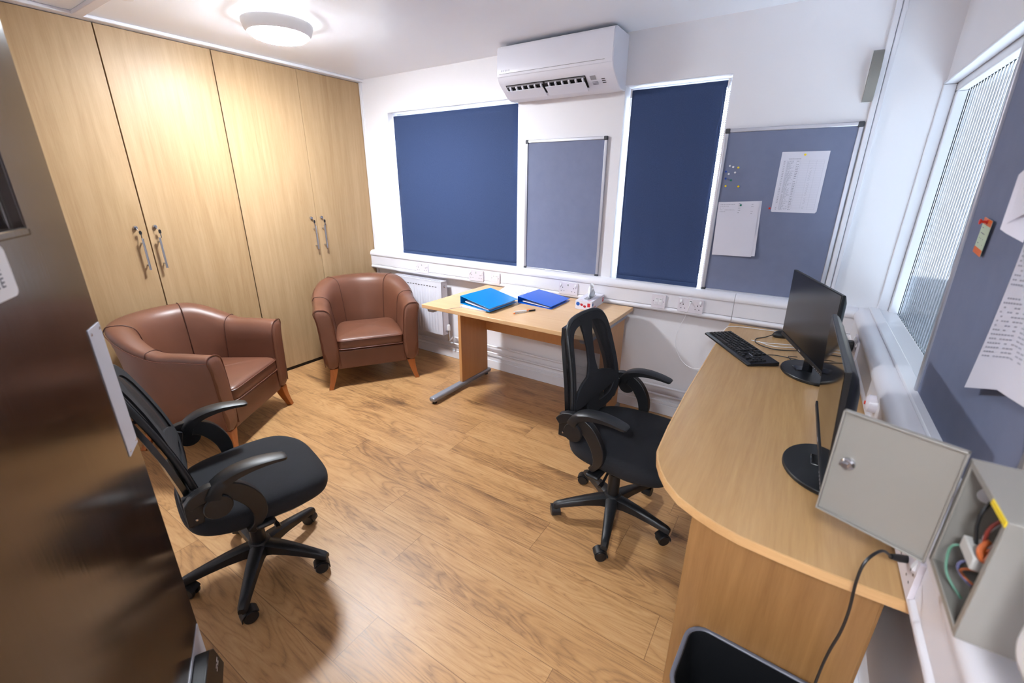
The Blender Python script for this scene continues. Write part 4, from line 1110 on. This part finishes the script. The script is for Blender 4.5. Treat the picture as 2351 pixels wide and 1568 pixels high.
# ------------------------------------------------------------------ leather armchairs
def armchair(lab, loc, rz):
    """origin on the floor midway between the front feet, facing +x"""
    t = thing('armchair', lab, 'armchair', loc, rz, 'brown leather tub armchairs')
    NS = 56
    def plan(s):
        # s 0..1 around the U, returns centre line x, y and outward normal
        La = .30; R = .300; Rx = .300
        arc = PI*(R+Rx)/2; tot = 2*La+arc; d = s*tot
        if d < La: return Vector((-.015-d, -R, 0)), Vector((0, -1, 0))
        if d > La+arc: return Vector((-.015-(tot-d), R, 0)), Vector((0, 1, 0))
        a = (d-La)/arc*PI
        return Vector((-.015-La-Rx*math.sin(a), -R*math.cos(a), 0)), Vector((-math.sin(a)*1, -math.cos(a), 0)).normalized()
    def height(s):
        q = min(s, 1-s)
        return .634+.008*smoothstep(q/.12)+.124*smoothstep((q-.15)/.20)
    def ring(s, k=0.0):
        c, n = plan(s); h = height(s); q = min(s, 1-s); back = smoothstep((q-.1)/.25)
        to, ti = .052, .050+.010*back
        fl = .030+.020*back   # outward flare at the top
        pr = []
        def P(off, z): 
            v = c+n*off; v.z = z; return tuple(v)
        pr.append(P(to-.008, .155)); pr.append(P(to+.0, .25)); pr.append(P(to+.006, .40)); pr.append(P(to+fl*.55, h-.09))
        pr.append(P(to+fl, h-.030)); pr.append(P(to+fl-.012, h-.006)); pr.append(P(to*.45+fl, h+.0)); pr.append(P(fl*.9-.01, h-.001)); pr.append(P(-ti*.55+fl*.7, h-.010)); pr.append(P(-ti+fl*.55, h-.040))
        pr.append(P(-ti+fl*.2, h-.12)); pr.append(P(-ti-.012*back, .42)); pr.append(P(-ti-.01, .30)); pr.append(P(-ti-.01, .155))
        return pr
    rs = []
    for i in range(NS+1): rs.append(ring(i/NS))
    # rounded front ends
    def endring(r, s_, dx, k):
        c, _ = plan(s_); cz = sum(p[2] for p in r)/len(r); cy = sum(p[1] for p in r)/len(r)
        return [(p[0]+dx, cy+(p[1]-cy)*k, cz+(p[2]-cz)*(k+.0*1)) for p in r]
    r0, r1 = rs[0], rs[-1]
    rs = [endring(r0, 0, .012, .93)]+rs+[endring(r1, 1, .012, .93)]
    MB().rings(rs).build('shell', M['leather'], t, smooth=60, subd=1)
    # piping round the front of each arm, seams on the shell
    for s_, sy in ((0, -1), (1, 1)):
        r = r0 if s_ == 0 else r1
        pts = [(p[0]+.002, p[1]+(.002 if p[1] > 0 else -.002)*0, p[2]) for p in r]
        pts = [Vector(p) for p in pts]; pts[0] = pts[0].lerp(pts[1], .35); pts[-1] = pts[-1].lerp(pts[-2], .2)
        MB().tube(crom(pts, 4), .0034, 6).build('piping', M['piping'], t)
    for s_ in (.20, .355, .645, .80):
        r = ring(s_); c, n = plan(s_)
        pts = crom(r[4:13], 4)
        MB().tube([p-n*0+Vector((0, 0, .0)) for p in pts], .0024, 6).build('seam', M['seamline'], t)
    pts = [Vector(ring(i/40)[4])+plan(i/40)[1]*.0006 for i in range(41)]
    MB().tube(pts, .0024, 6).build('piping', M['piping'], t)
    # seat box
    b = MB(); b.box(-.56, -.018, -.262, .262, .155, .305)
    b.build('seat_rail', M['leather'], t, bevel=.012, bseg=3)
    # cushion
    def cushring(k, z, dz_=0):
        p = []
        out = rrect(.50, .505, .05, 5, -.255, 0)
        # rounded back corners
        for x, y in out:
            cx = -.255; xx = cx+(x-cx)*k; yy = y*k
            if xx < -.40: yy *= 1-.55*((-.40-xx)/.11)**2*.5
            p.append((xx+(.004 if x > -.1 else 0), yy, z+dz_*(1-((x-cx)/.25)**2*.6)))
        return p
    cr = [cushring(.93, .306), cushring(.985, .312), cushring(1.0, .325), cushring(1.0, .375), cushring(.99, .389), cushring(.95, .398, .003), cushring(.80, .404, .010), cushring(.5, .408, .018), cushring(.12, .41, .022)]
    MB().rings(cr).build('seat_cushion', M['leather'], t, smooth=70, subd=1)
    for k, z in ((1.004, .384), (1.004, .318)):
        MB().tube([Vector(p) for p in cushring(k, z)], .0036, 6, loop=True).build('piping', M['piping'], t)
    # legs
    for sx, y, sp in ((-.045, -.292, 1), (-.045, .292, 1), (-.53, -.22, -1), (-.53, .22, -1)):
        sgn = 1 if y > 0 else -1
        dx = .030*sp if sp > 0 else -.07; dy = .038*sgn
        rs2 = []
        for z, k, f in ((.165, .030, 0), (.10, .024, .28), (.05, .0195, .62), (0, .0165, 1.0)):
            cx, cy = sx+dx*f, y+dy*f
            rs2.append([(cx-k, cy-k, z), (cx+k, cy-k, z), (cx+k, cy+k, z), (cx-k, cy+k, z)])
        MB().rings(rs2).build('leg', M['legwood'], t, smooth=25, bevel=.003)
    return t
armchair('brown leather tub armchair in the corner between the radiator and the wardrobes', (.807+.0, -.789, 0), rad(-34.6))
armchair('brown leather tub armchair nearest the dark door, turned sideways beside a black swivel chair', (.76, -1.63, 0), rad(33))

# ------------------------------------------------------------------ swivel chairs
def swivel(lab, loc, rz, base_az, roll=0, lift=0.0, lean=0.0, fwd=0.0):
    """origin under the gas column, facing +x"""
    t = thing('swivel_chair', lab, 'office chair', loc, rz, 'black mesh backed swivel chairs')
    # five star base
    bz = rad(base_az)-rz
    b = MB()
    MB().lathe([(.0, .075), (.040, .075), (.044, .085), (.044, .125), (.036, .140), (.030, .142), (0, .142)], 28).build('base_hub', M['black'], t)
    for k in range(5):
        a = bz+k*2*PI/5; mt = Matrix.Rotation(a, 4, 'Z')
        rs = []
        for x, w_, z0, z1 in ((.025, .028, .080, .135), (.06, .026, .086, .132), (.12, .023, .084, .122), (.18, .020, .076, .108), (.235, .017, .066, .094), (.262, .016, .060, .086), (.275, .013, .058, .078)):
            rs.append([(x, -w_, z0), (x, w_, z0), (x, w_*.98, z1-.008), (x, w_*.55, z1), (x, -w_*.55, z1), (x, -w_*.98, z1-.008)])
        leg = MB().rings(rs, mat=mt).build('base_leg', M['black'], t, smooth=45)
    rnd = random.Random(roll)
    for k in range(5):
        a = bz+k*2*PI/5; cx, cy = .262*math.cos(a), .262*math.sin(a)
        ca = rnd.uniform(0, 2*PI); mt = Matrix.Translation((cx, cy, 0)) @ Matrix.Rotation(ca, 4, 'Z')
        c = MB(); c.tube([(0, 0, .048), (0, 0, .066)], .009, 10, mat=mt)
        # hood: arc over the wheels
        rs = []
        for i in range(10):
            an = rad(200-165*i/9-10); r1_, r0_ = .0315, .0265
            x1, z1 = .016+r1_*math.cos(an), .025+r1_*math.sin(an); x0_, z0_ = .016+r0_*math.cos(an), .025+r0_*math.sin(an)
            rs.append([(x0_, -.017, z0_), (x1, -.020, z1), (x1, .020, z1), (x0_, .017, z0_)])
        c.rings(rs, mat=mt); c.box(.004, .028, -.004, .004, .012, .045, 0, mt)
        co_ = c.build('caster', M['black'], t, smooth=40)
        for sy in (-1, 1):
            MB().lathe([(0, 0), (.018, 0), (.0245, .002), (.0255, .006), (.0255, .012), (.023, .0155), (.006, .0155), (0, .0155)], 24, mt @ Matrix.Translation((.016, .005*sy, .0256)) @ Matrix.Rotation(-PI/2*sy, 4, 'X')).build('wheel', M['black'], co_)
    MB().lathe([(0, .13), (.027, .13), (.027, .25), (.022, .252), (.0, .252)], 20).build('column_sleeve', M['black'], t)
    MB().lathe([(0, .25), (.014, .25), (.014, .37), (0, .37)], 16).build('gas_column', M['chrome'], t)
    m_ = MB(); m_.box(-.09, .09, -.06, .06, .355, .395); m_.box(-.12, .12, -.015, .015, .385, .40); m_.box(-.03, .03, -.262, .262, .375, .392)
    m_.build('tilt_mechanism', M['black'], t, bevel=.008)
    MB().tube(crom([(.02, -.05, .37), (.03, -.16, .362), (.035, -.22, .352), (.035, -.255, .35)], 4), [.0045]*9+[.007]*4, 8, flat=(.8, 1.3)).build('height_lever', M['black'], t)
    first = set(t.children)
    # seat pan and cushion
    def outline(k=1.0, n=44):
        p = []
        for i in range(n):
            a = 2*PI*i/n; c, s = math.cos(a), math.sin(a)
            e = 2/3.6
            x = abs(c)**e*(1 if c > 0 else -1)*.243; y = abs(s)**e*(1 if s > 0 else -1)*(.248 if c > 0 else .240)
            if x < 0: y *= 1-.10*(x/.243)**2
            p.append((.035+x*k, y*k))
        return p
    def sring(k, z, crown=0, fall=0):
        return [(x, y, z+crown*(1-(y/.25)**2)-fall*smoothstep((x-.15)/.13)+(.004*math.cos(x*9))*0) for x, y in outline(k)]
    pan = MB().rings([sring(.74, .376, 0, 0), sring(.86, .381, 0, .004), sring(.90, .392, 0, .006)])
    pan.build('seat_pan', M['black'], t, smooth=50)
    MB().rings([sring(.90, .385, 0, .004), sring(.975, .400, 0, .008), sring(1.0, .435, 0, .012), sring(.985, .455, 0, .016), sring(.94, .470, .002, .020), sring(.84, .478, .003, .020), sring(.6, .481, .003, .018), sring(.2, .480, .003, .01)]).build('seat', M['seatfab'], t, smooth=70, subd=1)
    # backrest surface: x as function of (y, z)
    def bx(y, z, o=0):
        u = (z-.50)/.46
        return -.158-(.062+lean)*u+.030*math.sin(PI*min(max(u, 0), 1))*.6-.0+ .55*y*y*(1-.1*u)-o
    # hoop outline (y, z), bottom centre round
    half = [(.0, .500), (.10, .502), (.165, .515), (.205, .555), (.221, .62), (.212, .70), (.198, .78), (.186, .86), (.172, .915), (.142, .948), (.09, .962), (.0, .966)]
    pr = crom([(y, z, 0) for y, z in half], 4)
    loop = [(p.x, p.y) for p in pr]+[(-p.x, p.y) for p in reversed(pr[1:-1])]
    pts = [(bx(y, z, .006), y, z) for y, z in loop]
    # frame behind the hoop
    MB().tube(pts, .0095, 10, loop=True).build('back_frame', M['black'], t, smooth=60)
    def inset(k, dz_=0):
        return [(y*k, .733+(z-.733)*(k if True else 1)) for y, z in loop]
    def sheet(poly_outer, poly_inner, th, off=0.0):
        n = len(poly_outer); b = MB()
        ro = [(bx(y, z, off-.000)+.0, y, z) for y, z in poly_outer]; ri = [(bx(y, z, off), y, z) for y, z in poly_inner]
        rb_ = [(x-th, y, z) for x, y, z in ro]; rib = [(x-th, y, z) for x, y, z in ri]
        b.rings([ro, ri, rib, rb_], loop=True, cap=False); return b
    # opaque padded border: outer loop to inner loop
    border_in = []
    for y, z in loop:
        a = math.atan2(z-.74, y); k = .036 if z > .9 else (.028 if z > .62 else .050)
        border_in.append((y-(.025 if y > 0 else -.025)*min(1, abs(y)/.05), z-k*math.sin(a)*1.0))
    sheet(loop, border_in, .010, -.006).build('padded_border', M['backfab'], t, smooth=60)
    # see-through netting
    b = MB(); n = len(border_in)
    rows = []
    for i in range(26):
        z = .535+(.94-.535)*i/25
        # half width at this z from loop
        wz = 0
        for (y0, z0), (y1, z1) in zip(loop, loop[1:]):
            if min(z0, z1) <= z <= max(z0, z1) and abs(z1-z0) > 1e-6: wz = max(wz, abs(y0+(y1-y0)*(z-z0)/(z1-z0)))
        wz -= .012
        rows.append([(bx(wz*(k/8-1), z, -.001), wz*(k/8-1), z) for k in range(17)])
    b.grid(rows).build('netting', M['netting'], t, smooth=60)
    # centre Y spine and lumbar band of the rigid frame behind the netting
    def strip(center, name, o1=-.008, o2=.004, mt='backfab'):
        b = MB(); rs = []
        for y, z, w_ in center:
            rs.append([(bx(y-w_, z, o1), y-w_, z), (bx(y, z, o1), y, z), (bx(y+w_, z, o1), y+w_, z), (bx(y+w_, z, o2), y+w_, z), (bx(y, z, o2), y, z), (bx(y-w_, z, o2), y-w_, z)])
        b.rings(rs); b.build(name, M[mt], t, smooth=50)
    strip([(0, .955, .06), (0, .93, .050), (0, .88, .034), (0, .82, .026), (0, .76, .027), (0, .71, .044), (0, .68, .075)], 'centre_spine')
    strip([(0, .700, .06), (0, .69, .11), (0, .672, .165), (0, .65, .205), (0, .622, .210), (0, .60, .160), (0, .588, .10)], 'lumbar_band')
    strip([(0, .60, .065), (0, .56, .050), (0, .50, .06)], 'lower_spine')
    # rear support arms: outer brackets behind the hoop
    for sy in (-1, 1):
        strip([(sy*.12, .935, .030), (sy*.145, .89, .038), (sy*.172, .81, .036), (sy*.192, .72, .030), (sy*.205, .63, .026), (sy*.205, .56, .026), (sy*.18, .49, .03)], 'rear_support', .022, .038, 'blackgloss')
    rs = []
    for z, w_, th in ((.55, .16, .012), (.50, .20, .016), (.455, .18, .018), (.425, .12, .018), (.40, .06, .015)):
        x = -.185+(.55-z)*.15
        rs.append([(x-th, -w_, z), (x+th*.4, -w_, z), (x+th*.4, w_, z), (x-th, w_, z)])
    MB().rings(rs).build('rear_shell', M['black'], t, smooth=40, bevel=.004)
    # armrests
    for sy in (-1, 1):
        y = .258*sy
        # curved bracket: sweep of a flat band
        path = crom([(-.185, .0, .585), (-.15, .0, .610), (-.10, .0, .612), (-.045, .0, .585), (-.005, .0, .525), (.006, .0, .465), (-.008, .0, .420), (-.035, .0, .385)], 6)
        b = MB(); rs = []
        n = len(path)
        for i, p in enumerate(path):
            d_ = (path[min(i+1, n-1)]-path[max(i-1, 0)]).normalized(); nr = Vector((-d_.z, 0, d_.x))
            u = i/(n-1); wd = .016+.020*math.sin(PI*min(1, u*1.15))**.8; th = .015
            yy = y-.020*sy*(u**3)*1.5
            rs.append([tuple(Vector((p.x, yy-th, p.z))-nr*wd), tuple(Vector((p.x, yy+th, p.z))-nr*wd), tuple(Vector((p.x, yy+th*1.15, p.z))+nr*wd*.3), tuple(Vector((p.x, yy+th, p.z))+nr*wd*.6), tuple(Vector((p.x, yy-th, p.z))+nr*wd*.6)])
        b.rings(rs).build('arm_bracket', M['black'], t, smooth=50, bevel=.003)
        # mount plate with two screws
        mp = MB().prism([(-.192, .50), (-.150, .50), (-.135, .56), (-.125, .605), (-.155, .622), (-.190, .605)], y-.014*sy, y-.034*sy, 'y')
        mo = mp.build('mount_plate', M['black'], t, smooth=30, bevel=.003)
        for z in (.598, .522):
            MB().lathe([(0, 0), (.0042, 0), (.0035, .0015), (0, .002)], 12, Matrix.Translation((-.160-(.598-z)*.1, y-.012*sy+.002*sy, z)) @ Matrix.Rotation(-PI/2*sy, 4, 'X')).build('screw', M['chrome'], mo)
        MB().lathe([(0, 0), (.040, 0), (.041, .004), (.038, .009), (0, .010)], 32, Matrix.Translation((-.108, y+.014*sy, .556)) @ Matrix.Rotation(-PI/2*sy, 4, 'X')).build('pivot_cap', M['black'], t)
        # arm pad: sweeping up from the pivot and forward
        path = crom([(-.118, 0, .585), (-.098, 0, .622), (-.055, 0, .645), (.0, 0, .653), (.055, 0, .650), (.108, 0, .640)], 6)
        n = len(path); b = MB(); rs = []
        for i, p in enumerate(path):
            d_ = (path[min(i+1, n-1)]-path[max(i-1, 0)]).normalized(); nr = Vector((-d_.z, 0, d_.x)); u = i/(n-1)
            th = .018+.015*math.sin(PI*(.1+.75*u)); hh = .017*(1-u)**1.2+.0055
            if i == n-1: th *= .72; hh *= .6
            if i == n-2: th *= .92
            q = [(-1, -.9), (-.75, -1), (.75, -1), (1, -.9), (1, .55), (.7, 1), (-.7, 1), (-1, .55)]
            rs.append([tuple(Vector((p.x, y+a_*th, p.z))+nr*(b_*hh)) for a_, b_ in q])
        b.rings(rs).build('arm_pad', M['black'], t, smooth=50)
    for ch in t.children:
        if ch not in first: ch.location.z += lift; ch.location.x += fwd
    return t
swivel('black mesh back swivel chair pulled up to the large desk', (2.916, -1.17, 0), rad(-3), 68.5, 3, .012, .01, .020)
swivel('black mesh back swivel chair partly hidden by the dark open door', (1.820, -2.235, 0), rad(76), 30, 9, -.018, .05, -.008)

# ------------------------------------------------------------------ light
c2 = dup(CL); c2.location = (3.35, -3.75, H); c2['label'] = 'added unseen fill lamp in the corridor behind the doorway'  # unseen copy of the lamp, added to brighten the front of the room
dm = M['lamp'].copy(); dm.name = 'fill_diffuser'; dm.node_tree.nodes['Principled BSDF'].inputs['Emission Strength'].default_value = 240
for ch in c2.children:
    if ch.name.startswith('diffuser'): ch.data = ch.data.copy(); ch.data.materials[0] = dm
c2['group'] = CL['group'] = 'round white ceiling lights'
wd = D.worlds.new('world'); bpy.context.scene.world = wd; wd.use_nodes = True
bg = wd.node_tree.nodes['Background']; bg.inputs[0].default_value = (.76, .88, 1.0, 1); wt_ = wd.node_tree
tcw = wt_.nodes.new('ShaderNodeTexCoord'); dp = wt_.nodes.new('ShaderNodeVectorMath'); dp.operation = 'DOT_PRODUCT'
wt_.links.new(tcw.outputs['Generated'], dp.inputs[0]); dp.inputs[1].default_value = (-.62, .76, .18)
mr = wt_.nodes.new('ShaderNodeMapRange'); mr.interpolation_type = 'SMOOTHSTEP'
mr.inputs['From Min'].default_value = .15; mr.inputs['From Max'].default_value = .8; mr.inputs['To Min'].default_value = 6.5; mr.inputs['To Max'].default_value = 26
wt_.links.new(dp.outputs['Value'], mr.inputs['Value']); wt_.links.new(mr.outputs[0], bg.inputs[1])
sc = bpy.context.scene
sc.view_settings.view_transform = 'Standard'; sc.view_settings.look = 'None'; sc.view_settings.gamma = 1; sc.view_settings.use_curve_mapping = False
sc.view_settings.exposure = 0.58
